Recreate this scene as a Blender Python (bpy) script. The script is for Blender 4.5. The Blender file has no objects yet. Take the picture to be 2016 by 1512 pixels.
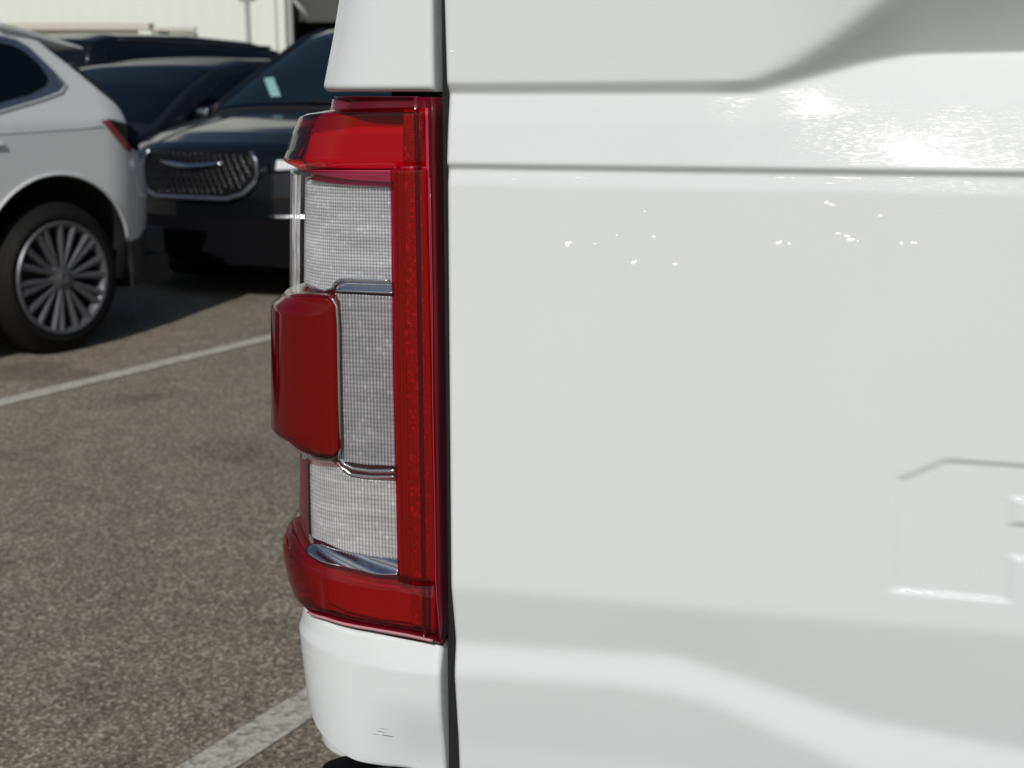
import bpy, bmesh, math, random
import numpy as np
from mathutils import Vector, Matrix

# ------------------------------------------------------------------ camera, sky, sun, exposure
SC = bpy.context.scene
CAM_H = 1.16
PITCH = math.atan((756. - 195.) / 2500.)
cam_d = bpy.data.cameras.new('camera')
cam = bpy.data.objects.new('camera', cam_d)
SC.collection.objects.link(cam)
cam.location = (0, 0, CAM_H)
cam.rotation_euler = (math.pi / 2 - PITCH, 0, 0)
cam_d.sensor_fit = 'HORIZONTAL'
cam_d.sensor_width = 36.0
cam_d.lens = 36.0 * 2500. / 2016.
cam_d.clip_start = 0.02
cam_d.clip_end = 2000
cam_d.dof.use_dof = True
cam_d.dof.focus_distance = 1.03
cam_d.dof.aperture_fstop = 10.5
SC.camera = cam

SUN_EL, SUN_AZ = math.radians(37.5), math.radians(10.5)      # azimuth from -Y towards -X (behind the camera, to the left)
W = bpy.data.worlds.new('World'); SC.world = W; W.use_nodes = True
nt = W.node_tree
sky = nt.nodes.new('ShaderNodeTexSky'); sky.sky_type = 'NISHITA'; sky.sun_disc = False
sky.sun_elevation = SUN_EL
sky.sun_rotation = math.pi + SUN_AZ
sky.altitude = 50; sky.air_density = 1.0; sky.dust_density = 1.6; sky.ozone_density = 1.0
bg = nt.nodes['Background']; nt.links.new(sky.outputs[0], bg.inputs[0]); bg.inputs[1].default_value = 0.05
sd = bpy.data.lights.new('sun', 'SUN'); sd.energy = 2.9; sd.angle = math.radians(0.5); sd.color = (1, .972, .94)
sun = bpy.data.objects.new('sun', sd); SC.collection.objects.link(sun)
S = Vector((-math.sin(SUN_AZ) * math.cos(SUN_EL), -math.cos(SUN_AZ) * math.cos(SUN_EL), math.sin(SUN_EL)))
sun.rotation_euler = S.to_track_quat('Z', 'Y').to_euler()
sun.location = S * 30
SC.view_settings.view_transform = 'Standard'; SC.view_settings.look = 'None'
SC.view_settings.exposure = 0.06; SC.view_settings.gamma = 1.0
SC.cycles.max_bounces = 10; SC.cycles.transparent_max_bounces = 16
SC.cycles.sample_clamp_indirect = 6.0
try: SC.cycles.use_denoising = True
except Exception: pass

# ------------------------------------------------------------------ materials
def nd(t, kind, **kw):
    n = t.nodes.new(kind)
    for k, v in kw.items(): setattr(n, k, v)
    return n
def pbr(name, col, rough=.5, metal=0., coat=0., coat_rough=.03, spec=.5):
    m = bpy.data.materials.new(name); m.use_nodes = True
    b = m.node_tree.nodes['Principled BSDF']
    b.inputs['Base Color'].default_value = (*col, 1); b.inputs['Roughness'].default_value = rough
    b.inputs['Metallic'].default_value = metal; b.inputs['Coat Weight'].default_value = coat
    b.inputs['Coat Roughness'].default_value = coat_rough; b.inputs['Specular IOR Level'].default_value = spec
    return m
def coords(t, scale=(1, 1, 1)):
    tc = nd(t, 'ShaderNodeTexCoord'); mp = nd(t, 'ShaderNodeMapping')
    mp.inputs['Scale'].default_value = scale
    t.links.new(tc.outputs['Object'], mp.inputs['Vector']); return mp.outputs['Vector']
def noise(t, vec, scale, detail=4, rough=.55, dist=0):
    n = nd(t, 'ShaderNodeTexNoise'); n.inputs['Scale'].default_value = scale; n.inputs['Detail'].default_value = detail
    n.inputs['Roughness'].default_value = rough; n.inputs['Distortion'].default_value = dist
    t.links.new(vec, n.inputs['Vector']); return n.outputs['Fac']
def ramp(t, fac, stops):
    r = nd(t, 'ShaderNodeValToRGB'); e = r.color_ramp.elements
    while len(e) < len(stops): e.new(.5)
    for k, (p, c) in enumerate(stops):
        e[k].position = p; e[k].color = (*c, 1) if len(c) == 3 else c
    t.links.new(fac, r.inputs[0]); return r.outputs[0]
def bump(t, h, strength, dist, normal=None):
    b = nd(t, 'ShaderNodeBump'); b.inputs['Strength'].default_value = strength; b.inputs['Distance'].default_value = dist
    t.links.new(h, b.inputs['Height'])
    if normal: t.links.new(normal, b.inputs['Normal'])
    return b.outputs['Normal']

def white_paint(name, col=(.655, .69, .690), wash=.35):
    m = pbr(name, col, .23, 0, .5, .06, .5)
    t = m.node_tree; b = t.nodes['Principled BSDF']
    b.inputs['Anisotropic'].default_value = .9                                 # brushed by car-wash scratches that run sideways
    tv = nd(t, 'ShaderNodeCombineXYZ'); tv.inputs[2].default_value = 1.; t.links.new(tv.outputs[0], b.inputs['Tangent'])
    f = noise(t, coords(t, (150, 150, 900)), 1.0, 3, .65, .8)
    t.links.new(ramp(t, f, [(.50, (.0, .0, .0)), (.60, (.10, .10, .10)), (.74, (.34, .34, .34))]), b.inputs['Specular IOR Level'])
    f3 = noise(t, coords(t, (260, 260, 1500)), 1.0, 2, .6, .4)
    t.links.new(bump(t, f3, .28, .00025), b.inputs['Normal'])
    f2 = noise(t, coords(t, (90, 90, 160)), 1.0, 3, .6)                        # orange peel
    t.links.new(bump(t, f2, .5, .0003), b.inputs['Coat Normal'])
    v3 = coords(t, (1, 1, 1))                                                 # a few specks of road dirt
    vo = nd(t, 'ShaderNodeTexVoronoi', feature='F1'); vo.inputs['Scale'].default_value = 16; vo.inputs['Randomness'].default_value = 1
    t.links.new(v3, vo.inputs['Vector'])
    sp = ramp(t, vo.outputs['Distance'], [(.0, (1, 1, 1)), (.017, (.9, .9, .9)), (.026, (0, 0, 0))])
    sel = nd(t, 'ShaderNodeSeparateColor'); t.links.new(vo.outputs['Color'], sel.inputs[0])
    gt = nd(t, 'ShaderNodeMath', operation='GREATER_THAN'); gt.inputs[1].default_value = .5; t.links.new(sel.outputs[0], gt.inputs[0])
    mu = nd(t, 'ShaderNodeMath', operation='MULTIPLY'); t.links.new(sp, mu.inputs[0]); t.links.new(gt.outputs[0], mu.inputs[1])
    tint = noise(t, coords(t, (3, 3, 3)), 1.2, 4, .6)
    base = ramp(t, tint, [(.3, tuple(c * .975 for c in col)), (.7, col)])
    mx = nd(t, 'ShaderNodeMix', data_type='RGBA'); t.links.new(mu.outputs[0], mx.inputs['Factor'])
    t.links.new(base, mx.inputs['A']); mx.inputs['B'].default_value = (.16, .14, .12, 1)
    t.links.new(mx.outputs['Result'], b.inputs['Base Color'])
    return m

def clear_shell(name, tint, gloss_rough=.02, ior=1.5, scr=.15):
    m = bpy.data.materials.new(name); m.use_nodes = True; t = m.node_tree; t.nodes.clear()
    out = nd(t, 'ShaderNodeOutputMaterial'); tr = nd(t, 'ShaderNodeBsdfTransparent'); tr.inputs[0].default_value = (*tint, 1)
    gl = nd(t, 'ShaderNodeBsdfGlossy'); gl.inputs['Roughness'].default_value = gloss_rough; gl.inputs[0].default_value = (1, 1, 1, 1)
    fr = nd(t, 'ShaderNodeFresnel'); fr.inputs['IOR'].default_value = ior
    f = noise(t, coords(t, (160, 160, 600)), 1.0, 4, .7, .5); n = bump(t, f, scr, .0002)
    t.links.new(n, gl.inputs['Normal'])
    ge = nd(t, 'ShaderNodeNewGeometry'); mf = nd(t, 'ShaderNodeMix', data_type='FLOAT')       # seen from inside the thin shell: no total reflection
    t.links.new(ge.outputs['Backfacing'], mf.inputs[0]); t.links.new(fr.outputs[0], mf.inputs[2]); mf.inputs[3].default_value = .05
    mx = nd(t, 'ShaderNodeMixShader'); t.links.new(mf.outputs[0], mx.inputs[0]); t.links.new(tr.outputs[0], mx.inputs[1])
    t.links.new(gl.outputs[0], mx.inputs[2]); t.links.new(mx.outputs[0], out.inputs[0])
    return m

def clear_rib():
    m = bpy.data.materials.new('milky_rib_plastic'); m.use_nodes = True; t = m.node_tree; b = t.nodes['Principled BSDF']
    b.inputs['Base Color'].default_value = (.75, .74, .74, 1); b.inputs['Roughness'].default_value = .12
    tr = nd(t, 'ShaderNodeBsdfTransparent'); mx = nd(t, 'ShaderNodeMixShader'); out = t.nodes['Material Output']
    f = noise(t, coords(t, (200, 200, 18)), 1.0, 3, .6); r = ramp(t, f, [(.38, (.10, .10, .10)), (.62, (.62, .62, .62))])
    t.links.new(r, mx.inputs[0]); t.links.new(tr.outputs[0], mx.inputs[1]); t.links.new(b.outputs[0], mx.inputs[2])
    t.links.new(mx.outputs[0], out.inputs[0]); return m
M = {}
M['white'] = white_paint('white_truck_paint')
M['red_shell'] = clear_shell('red_lens_plastic', (.74, .006, .085))
M['red_deep'] = clear_shell('deep_red_lens_plastic', (.62, .006, .060))
M['clear_shell'] = clear_shell('clear_lens_plastic', (.96, .965, .97))
M['clear_rib'] = clear_rib()
M['red_body'] = pbr('red_lens_backing', (.34, .012, .05), .5, 0, 0)
M['red_bright'] = pbr('pale_reflector_backing', (.60, .55, .62), .5, 0)
M['red_block'] = pbr('dark_red_block_backing', (.34, .013, .055), .5, 0, 0)
M['red_dark'] = pbr('dark_lamp_housing', (.14, .012, .022), .4, 0, .5, .08)
M['flange'] = pbr('maroon_lens_flange', (.10, .003, .009), .35, 0, .5, .06, .2)
M['chrome'] = pbr('lamp_chrome', (.78, .80, .83), .09, 1.)
M['rubber'] = pbr('black_rubber', (.012, .012, .013), .65)
M['black_plastic'] = pbr('black_plastic', (.02, .021, .023), .5)
def optic_mat(name, col, rough, metal, gu, gv):
    """prismatic plastic: cells follow the moulded grid stored on the mesh as the attribute 'cells'"""
    m = pbr(name, col, rough, metal, .9, .04); t = m.node_tree; b = t.nodes['Principled BSDF']
    at = nd(t, 'ShaderNodeAttribute'); at.attribute_name = 'cells'
    sx = nd(t, 'ShaderNodeSeparateXYZ'); t.links.new(at.outputs['Vector'], sx.inputs[0])
    def M2(op, a, bb=None, c=None):
        n = nd(t, 'ShaderNodeMath', operation=op)
        for k, v in enumerate((a, bb, c)):
            if v is None: continue
            if isinstance(v, (int, float)): n.inputs[k].default_value = v
            else: t.links.new(v, n.inputs[k])
        return n.outputs[0]
    gs = []
    for ax, g in ((0, gu), (1, gv)):
        f = M2('FRACT', sx.outputs[ax]); d = M2('MULTIPLY', M2('ABSOLUTE', M2('SUBTRACT', f, .5)), 2.)     # 0 centre, 1 groove
        gs.append(M2('SUBTRACT', 1., M2('MULTIPLY', M2('POWER', d, 3.), g)))
    fl = nd(t, 'ShaderNodeVectorMath', operation='FLOOR'); t.links.new(at.outputs['Vector'], fl.inputs[0])
    wn = nd(t, 'ShaderNodeTexWhiteNoise'); t.links.new(fl.outputs[0], wn.inputs['Vector'])
    cell = ramp(t, wn.outputs['Value'], [(0, (.95, .95, .955)), (.90, (1, 1, 1)), (.98, (1.2, 1.2, 1.2))])  # brighter cells paint facet sparkle into the colour
    f = noise(t, coords(t, (14, 14, 75)), 1.0, 4, .7, .4); big = ramp(t, f, [(.36, tuple(x * .74 for x in col)), (.52, tuple(x * .92 for x in col)), (.68, tuple(min(1, x * 1.1) for x in col))])
    k = M2('MULTIPLY', gs[0], gs[1])
    mx = nd(t, 'ShaderNodeMix', data_type='RGBA', blend_type='MULTIPLY'); mx.inputs['Factor'].default_value = 1
    t.links.new(big, mx.inputs['A']); t.links.new(cell, mx.inputs['B'])
    vm = nd(t, 'ShaderNodeVectorMath', operation='SCALE'); t.links.new(mx.outputs['Result'], vm.inputs[0]); t.links.new(k, vm.inputs['Scale'])
    t.links.new(vm.outputs[0], b.inputs['Base Color']); return m
M['optic'] = optic_mat('prismatic_clear_optic', (.86, .87, .90), .18, .45, .55, .45)
M['optic_low'] = optic_mat('ribbed_clear_optic', (.93, .94, .96), .16, .5, .62, .22)
M['optic_dark'] = optic_mat('grey_prismatic_optic', (.62, .625, .66), .18, .5, .66, .28)  # darker grey optic of the middle window
def retro(name):
    m = pbr(name, (.55, .07, .075), .42, .35, .5, .1); t = m.node_tree; b = t.nodes['Principled BSDF']
    vo = nd(t, 'ShaderNodeTexVoronoi', feature='F1'); vo.inputs['Scale'].default_value = 420; vo.inputs['Randomness'].default_value = .35
    t.links.new(coords(t, (1, 1, 1)), vo.inputs['Vector'])
    n = bump(t, vo.outputs['Distance'], .5, .0009); t.links.new(n, b.inputs['Normal'])
    se = nd(t, 'ShaderNodeSeparateColor'); t.links.new(vo.outputs['Color'], se.inputs[0])
    c = ramp(t, se.outputs[0], [(.1, (.36, .014, .02)), (.8, (.46, .03, .04)), (.97, (.7, .2, .2))])
    t.links.new(c, b.inputs['Base Color']); return m
M['retro'] = retro('reflex_reflector')

def asphalt():
    m = pbr('sunlit_asphalt', (.14, .13, .115), .85, 0, 0); t = m.node_tree; b = t.nodes['Principled BSDF']
    v = coords(t)
    big = noise(t, v, .55, 5, .6); mid = noise(t, v, 7, 4, .6); fine = noise(t, v, 95, 3, .7)
    vo = nd(t, 'ShaderNodeTexVoronoi', feature='F1'); vo.inputs['Scale'].default_value = 165; t.links.new(v, vo.inputs['Vector'])
    se = nd(t, 'ShaderNodeSeparateColor'); t.links.new(vo.outputs['Color'], se.inputs[0])
    stone = ramp(t, se.outputs[0], [(0, (.115, .099, .074)), (.40, (.205, .178, .137)), (.78, (.325, .287, .225)), (.95, (.53, .48, .39))])
    pat = ramp(t, big, [(.3, (.88, .88, .88)), (.7, (1.0, 1.0, 1.0))])
    pm = ramp(t, mid, [(.32, (.80, .80, .79)), (.68, (1.0, 1.0, 1.0))])
    st = noise(t, v, 1.7, 3, .5, .6); ps = ramp(t, st, [(.30, (.70, .69, .68)), (.42, (1, 1, 1))])
    pf = ramp(t, fine, [(.3, (.78, .78, .78)), (.7, (1.0, 1.0, 1.0))])
    c = stone
    for p in (pat, pm, pf, ps):
        mx = nd(t, 'ShaderNodeMix', data_type='RGBA', blend_type='MULTIPLY'); mx.inputs['Factor'].default_value = 1
        t.links.new(c, mx.inputs['A']); t.links.new(p, mx.inputs['B']); c = mx.outputs['Result']
    t.links.new(c, b.inputs['Base Color'])
    n = bump(t, vo.outputs['Distance'], .35, .003); n = bump(t, fine, .35, .002, n); t.links.new(n, b.inputs['Normal'])
    return m
M['asphalt'] = asphalt()
def line_paint():
    m = pbr('worn_line_paint', (.42, .41, .37), .8); t = m.node_tree; b = t.nodes['Principled BSDF']; v = coords(t)
    vo = nd(t, 'ShaderNodeTexVoronoi', feature='F1'); vo.inputs['Scale'].default_value = 85; t.links.new(v, vo.inputs['Vector'])
    se = nd(t, 'ShaderNodeSeparateColor'); t.links.new(vo.outputs['Color'], se.inputs[0])
    nz = noise(t, v, 26, 5, .7)
    ad = nd(t, 'ShaderNodeMath', operation='ADD'); t.links.new(se.outputs[0], ad.inputs[0]); t.links.new(nz, ad.inputs[1])
    c = ramp(t, ad.outputs[0], [(.38, (.20, .182, .15)), (.66, (.31, .295, .255)), (.98, (.46, .44, .39))])
    t.links.new(c, b.inputs['Base Color'])
    t.links.new(bump(t, vo.outputs['Distance'], .6, .003), b.inputs['Normal']); return m
M['line'] = line_paint()
def wall_metal():
    m = pbr('white_corrugated_metal', (.66, .69, .64), .6, 0, 0, .03, .2); return m
M['wall'] = wall_metal()
M['wall_trim'] = pbr('cream_trim', (.52, .50, .43), .6)
M['grey_trim'] = pbr('grey_trim', (.30, .31, .30), .6)
M['dark_gap'] = pbr('dark_interior', (.008, .008, .009), .9)
M['soffit'] = pbr('shaded_header_panel', (.055, .057, .055), .7)  # shade of the recessed header put into the dark grey
M['suv_paint'] = pbr('silver_white_paint', (.66, .685, .68), .5, .0, 1., .04)
M['black_paint'] = pbr('black_car_paint', (.003, .004, .006), .5, 0, .85, .06, .05)
M['char_paint'] = pbr('charcoal_car_paint', (.008, .010, .015), .5, .0, .3, .08, .1)
M['glass'] = pbr('dark_car_glass', (.002, .003, .005), .04, 0, 0., .02, .3)
M['teal_glass'] = pbr('windscreen_glass', (.004, .010, .014), .05, 0, 0, .02, .45)
M['alloy'] = pbr('grey_alloy', (.13, .13, .142), .45, .6)
M['lattice'] = pbr('gloss_black_lattice', (.006, .006, .007), .24, 0, .0, .03, .4)
M['fascia'] = pbr('matt_black_fascia', (.003, .003, .004), .7, 0, 0, .03, .08)
M['tyre'] = pbr('tyre_rubber', (.008, .0078, .0075), .75, 0, 0, .03, .2)
M['mirror'] = pbr('chrome_trim', (.6, .62, .66), .16, 1.)
M['satin'] = pbr('satin_trim', (.30, .31, .36), .3, .9)
M['lens_w'] = pbr('headlight_lens', (.75, .77, .78), .08, .3, 1., .02)
M['tail_red'] = pbr('red_tail_lens', (.30, .008, .03), .2, 0, 1., .03)
M['paper'] = pbr('pale_teal_paper', (.22, .42, .43), .7)
def mesh_grille():
    m = pbr('black_honeycomb_mesh', (.003, .003, .004), .5, .0, .0, .05, .06); t = m.node_tree; b = t.nodes['Principled BSDF']
    vo = nd(t, 'ShaderNodeTexVoronoi', feature='F1'); vo.inputs['Scale'].default_value = 42; vo.inputs['Randomness'].default_value = .1
    t.links.new(coords(t), vo.inputs['Vector'])
    t.links.new(ramp(t, vo.outputs['Distance'], [(.3, (.001, .001, .002)), (.55, (.010, .010, .011))]), b.inputs['Base Color'])
    t.links.new(bump(t, vo.outputs['Distance'], .6, .006), b.inputs['Normal']); return m
M['grille'] = mesh_grille()

# ------------------------------------------------------------------ mesh helpers
def link(name, V, Fc, mat, parent=None, smooth=True, recalc=True, auto=None):
    me = bpy.data.meshes.new(name); me.from_pydata([tuple(map(float, v)) for v in V], [], [tuple(f) for f in Fc]); me.update()
    if recalc:
        bm = bmesh.new(); bm.from_mesh(me); bmesh.ops.recalc_face_normals(bm, faces=bm.faces); bm.to_mesh(me); bm.free()
    if smooth: me.polygons.foreach_set('use_smooth', [True] * len(me.polygons))
    if smooth and auto: me.set_sharp_from_angle(angle=math.radians(auto))
    me.materials.append(M[mat] if isinstance(mat, str) else mat)
    o = bpy.data.objects.new(name, me); SC.collection.objects.link(o)
    if parent: o.parent = parent
    return o
class MB:
    def __init__(s): s.V = []; s.F = []
    def add(s, V, F):
        k = len(s.V); s.V += [tuple(map(float, v)) for v in V]; s.F += [tuple(i + k for i in f) for f in F]; return s
    def grid(s, P):                                   # P: array (n, m, 3)
        n, m = P.shape[:2]
        s.add(P.reshape(-1, 3), [(i * m + j, i * m + j + 1, (i + 1) * m + j + 1, (i + 1) * m + j) for i in range(n - 1) for j in range(m - 1)]); return s
    def box(s, c, d, rz=0, bev=0):
        x, y, z = [v / 2 for v in d]; cr, sr = math.cos(rz), math.sin(rz)
        if bev <= 0:
            pts = [(a * x, b * y, e * z) for e in (-1, 1) for a, b in ((-1, -1), (1, -1), (1, 1), (-1, 1))]
            fs = [(0, 3, 2, 1), (4, 5, 6, 7), (0, 1, 5, 4), (1, 2, 6, 5), (2, 3, 7, 6), (3, 0, 4, 7)]
        else:
            bm = bmesh.new(); bmesh.ops.create_cube(bm, size=1)
            for v in bm.verts: v.co = Vector((v.co.x * 2 * x, v.co.y * 2 * y, v.co.z * 2 * z))
            bmesh.ops.bevel(bm, geom=bm.edges[:], offset=bev, segments=3, affect='EDGES', profile=.5)
            bm.verts.index_update(); pts = [tuple(v.co) for v in bm.verts]; fs = [[v.index for v in f.verts] for f in bm.faces]; bm.free()
        s.add([(c[0] + p[0] * cr - p[1] * sr, c[1] + p[0] * sr + p[1] * cr, c[2] + p[2]) for p in pts], fs); return s
    def tube(s, pts, r, seg=8, closed=False, flat=1.):
        pts = [Vector(p) for p in pts]; n = len(pts); rings = []
        for i, p in enumerate(pts):
            a = pts[(i - 1) % n] if (closed or i > 0) else p; b = pts[(i + 1) % n] if (closed or i < n - 1) else p
            t = (b - a).normalized(); up = Vector((0, 0, 1)) if abs(t.z) < .9 else Vector((1, 0, 0))
            x = t.cross(up).normalized(); y = x.cross(t).normalized(); rr = r[i] if isinstance(r, (list, tuple)) else r
            rings.append([tuple(p + (x * math.cos(k * 2 * math.pi / seg) * flat + y * math.sin(k * 2 * math.pi / seg)) * rr) for k in range(seg)])
        V = [v for q in rings for v in q]; F = []
        for i in range(n if closed else n - 1):
            j = (i + 1) % n
            for k in range(seg): F.append((i * seg + k, i * seg + (k + 1) % seg, j * seg + (k + 1) % seg, j * seg + k))
        if not closed: F += [tuple(range(seg))[::-1], tuple((n - 1) * seg + k for k in range(seg))]
        s.add(V, F); return s
    def lathe(s, prof, seg=48, c=(0, 0, 0), arc=None):          # profile (y, r) about the local Y axis
        V = []; F = []; n = len(prof)
        for k in range(seg):
            a = 2 * math.pi * k / seg if arc is None else arc[0] + (arc[1] - arc[0]) * k / (seg - 1)
            V += [(c[0] + r * math.cos(a), c[1] + y, c[2] + r * math.sin(a)) for y, r in prof]
        for k in range(seg if arc is None else seg - 1):
            for i in range(n - 1): F.append((k * n + i, k * n + i + 1, ((k + 1) % seg) * n + i + 1, ((k + 1) % seg) * n + i))
        s.add(V, F); return s
    def build(s, name, mat, parent=None, smooth=True, auto=None): return link(name, s.V, s.F, mat, parent, smooth, True, auto)
def empty(name, loc, rz, label, cat, group=None):
    o = bpy.data.objects.new(name, None); SC.collection.objects.link(o); o.location = loc; o.rotation_euler = (0, 0, rz)
    o.empty_display_size = .2; tag(o, label, cat, group); return o
def tag(o, label=None, cat=None, group=None, kind=None):
    if label: o['label'] = label
    if cat: o['category'] = cat
    if group: o['group'] = group
    if kind: o['kind'] = kind
    return o
def itp(x, pts):
    xs = [p[0] for p in pts]; ys = [p[1] for p in pts]
    return np.interp(x, xs, ys)
def sm(x, a, b):
    t = np.clip((np.asarray(x, float) - a) / (b - a), 0, 1); return t * t * (3 - 2 * t)

# photo pixel -> place: used once to read sizes off the photograph, on surfaces that stand at their real distance
FPX, CX, CY = 2500., 1008., 756.; SP, CP = math.sin(PITCH), math.cos(PITCH)
def gpoint(px, py, z=0.):
    k = -(py - CY) / FPX; d = np.array([(px - CX) / FPX, CP + SP * k, -SP + CP * k]); t = (z - CAM_H) / d[2]
    return np.array([0, 0, CAM_H]) + d * t

# ------------------------------------------------------------------ the ground
g = MB().add([(-150, -150, 0), (150, -150, 0), (150, 150, 0), (-150, 150, 0)], [(0, 1, 2, 3)]).build('ground', 'asphalt', smooth=False)
tag(g, kind='structure')
LDIR = np.array([math.sin(math.radians(29.8)), math.cos(math.radians(29.8))]); LNRM = np.array([LDIR[1], -LDIR[0]])
def stripe(pt, t0, t1, w=.1, nm='parking_line'):
    p = np.array(pt[:2]); V = []
    for t, sgn in ((t0, -1), (t1, -1), (t1, 1), (t0, 1)): V.append((*(p + LDIR * t + LNRM * sgn * w / 2), .004))
    return tag(MB().add(V, [(0, 1, 2, 3)]).build(nm, 'line', smooth=False), kind='structure')
lp1 = gpoint(0, 794); lp2 = gpoint(411, 1512)
stripe(lp1, -3.2, 2.6); stripe(lp2, -2.2, 2.4, .092)
for k in (1, 2, 3): stripe(lp1[:2] - LNRM * 2.66 * k, -3.2, 2.6)

# ------------------------------------------------------------------ the pickup truck (tail lamp corner)
TYAW = math.radians(-15)
truck = empty('pickup_truck', (-.0556, 1.0, 0), TYAW, 'white pickup truck seen close up at its red and clear tail lamp and stamped tailgate', 'pickup truck')
cu, su = math.cos(-TYAW), math.sin(-TYAW)
P0 = np.array([-.0556, 1.0])
RAD = .073
def plan(s, o, A, R=RAD):                              # plan curve of the corner: gap edge -> round the corner -> forward along the side
    s = np.asarray(s, float); A = A + 0 * s; o = o + 0 * s
    q = np.clip((s - A) / R, 0, math.pi / 2); ex = np.maximum(s - A - R * math.pi / 2, 0)
    a = -np.minimum(s, A) - (R + o) * np.sin(q); b = -R + (R + o) * np.cos(q) - ex
    return a, b
def proj(a, b, z):
    X = P0[0] + a * cu - b * su; Y = P0[1] - a * su - b * cu
    # a along (cos,-sin), b outward along (-sin,-cos)
    Fd = Y * CP - (z - CAM_H) * SP; Ud = Y * SP + (z - CAM_H) * CP
    return CX + FPX * X / Fd, CY - FPX * Ud / Fd
def z_at(a, b, py):
    Y = P0[1] - a * su - b * cu; k = -(py - CY) / FPX
    return CAM_H + Y * (k * CP - SP) / (CP + k * SP)
SS = np.linspace(-.02, .30, 1281)
def solveA(px, py, o=0.):                             # corner position whose outline passes through that point
    lo, hi = -.02, .12
    for _ in range(30):
        A = (lo + hi) / 2; a, b = plan(SS, o, A); x, _y = proj(a, b, z_at(a, b, py))
        if x.min() > px: lo = A
        else: hi = A
    a, b = plan(SS, o, A); zz = z_at(a, b, py); x, _y = proj(a, b, zz); k = int(np.argmin(x))
    return A, float(zz[k]), float(SS[k])
def prof(pts, o=0.):                                  # silhouette pixels -> A(z)
    r = sorted([(solveA(x, y, o)[1], solveA(x, y, o)[0]) for x, y in pts])
    return lambda z: itp(z, r)
def sz(px, py, Af, o=0.):                             # pixel -> (s, z) on a corner surface
    z = 1.0
    for _ in range(4):
        A = Af(z); a, b = plan(SS, o, A); zz = z_at(a, b, py); x, _y = proj(a, b, zz)
        k = int(np.argmin(x))
        if px <= x[k]: s = SS[k]; z = zz[k]
        else:
            s = np.interp(px, x[:k + 1][::-1], SS[:k + 1][::-1]); z = float(np.interp(s, SS, zz))
    return float(s), float(z)
def curve(pix, Af, o=0.):
    r = sorted(sz(x, y, Af, o) for x, y in pix)
    return lambda s: itp(s, r)
def sheet(name, Af, s0, s1, zt, zb, off, mat, parent, nu=60, nv=60, skirt=0., ss=None, tt=None, auto=None, cells=None):
    """surface patch on the corner; off(s, z, u, v) = distance outward; skirt = depth of turned-in rim"""
    us = np.linspace(s0, s1, nu) if ss is None else np.asarray(ss); vs = np.linspace(0, 1, nv) if tt is None else np.asarray(tt)
    Z = np.zeros((len(us), len(vs), 3))
    for i, s in enumerate(us):
        a0, b0 = float(zt(s)), float(zb(s)); z = a0 + (b0 - a0) * vs; A = Af(z)
        o = off(s, z, (s - us[0]) / (us[-1] - us[0]), vs); a, b = plan(s + 0 * z, o, A)
        Z[i, :, 0] = a; Z[i, :, 1] = -b; Z[i, :, 2] = z
    SG = np.repeat(np.asarray(us)[:, None], len(vs), 1)
    if skirt:
        def inset(row, ang=None):
            r = row.copy(); return r
        # rim turned inwards: push a copy of the border back (towards +y / +x inside)
        n, m = Z.shape[:2]; K = np.zeros((n + 2, m + 2, 3)); K[1:-1, 1:-1] = Z
        def back(P, s):
            q = np.clip((s - Af(P[..., 2])) / RAD, 0, math.pi / 2); r = P.copy()
            r[..., 0] += skirt * np.sin(q); r[..., 1] += skirt * np.cos(q); return r
        K[0, 1:-1] = back(Z[0], us[0]); K[-1, 1:-1] = back(Z[-1], us[-1])
        for i in range(n):
            K[i + 1, 0] = back(Z[i, 0][None], us[i])[0]; K[i + 1, -1] = back(Z[i, -1][None], us[i])[0]
        K[0, 0] = K[0, 1]; K[0, -1] = K[0, -2]; K[-1, 0] = K[-1, 1]; K[-1, -1] = K[-1, -2]; Z = K; SG = np.pad(SG, 1, mode='edge')
    ob = MB().grid(Z).build(name, mat, parent, auto=auto)
    if cells:
        at = ob.data.attributes.new('cells', 'FLOAT_VECTOR', 'POINT')
        V = np.stack([SG / cells[0], Z[..., 2] / cells[1], 0 * SG], -1).reshape(-1); at.data.foreach_set('vector', V.astype(np.float32))
    return ob
Z1 = lambda c: (lambda s: c + 0 * s)

# --- silhouettes
A_up = prof([(675, -60), (668, 0), (655, 80), (641, 150), (634, 185)])
A_lo = prof([(592, 1215), (589, 1235), (593, 1270), (600, 1330), (607, 1380), (613, 1420), (622, 1450), (633, 1470), (660, 1495), (700, 1520)])
A_cl = prof([(569, 335), (567, 450), (567, 575), (571, 700), (574, 905), (573, 1000), (574, 1090)])
A_ru = prof([(640, 200), (641, 212), (592, 224), (575, 262), (565, 295), (557, 312), (560, 322), (570, 336)])
A_bk = prof([(566, 578), (556, 588), (541, 600), (541, 720), (541, 838), (555, 856), (571, 873), (575, 900)])
A_rl = prof([(571, 1000), (563, 1040), (559, 1078), (561, 1098), (570, 1135), (581, 1168), (598, 1203), (605, 1215)])
A_in = prof([(604, 340), (602, 450), (601, 575), (603, 700), (606, 905), (608, 1000), (612, 1100)], -.012)
A_ho = prof([(655, 190), (652, 212), (640, 228), (609, 262), (612, 340), (608, 575), (608, 700), (613, 905), (614, 1000), (618, 1090), (618, 1230), (628, 1280)], -.017)
A_co = prof([(590, 880), (590, 905), (589, 1000), (593, 1095)], -.015)

lamp = bpy.data.objects.new('tail_light', None); SC.collection.objects.link(lamp); lamp.parent = truck
lamp['label'] = 'red tail lamp with three clear windows'
def edge_s(px, py, Af=A_cl, o=0.): return sz(px, py, Af, o)[0]

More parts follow.
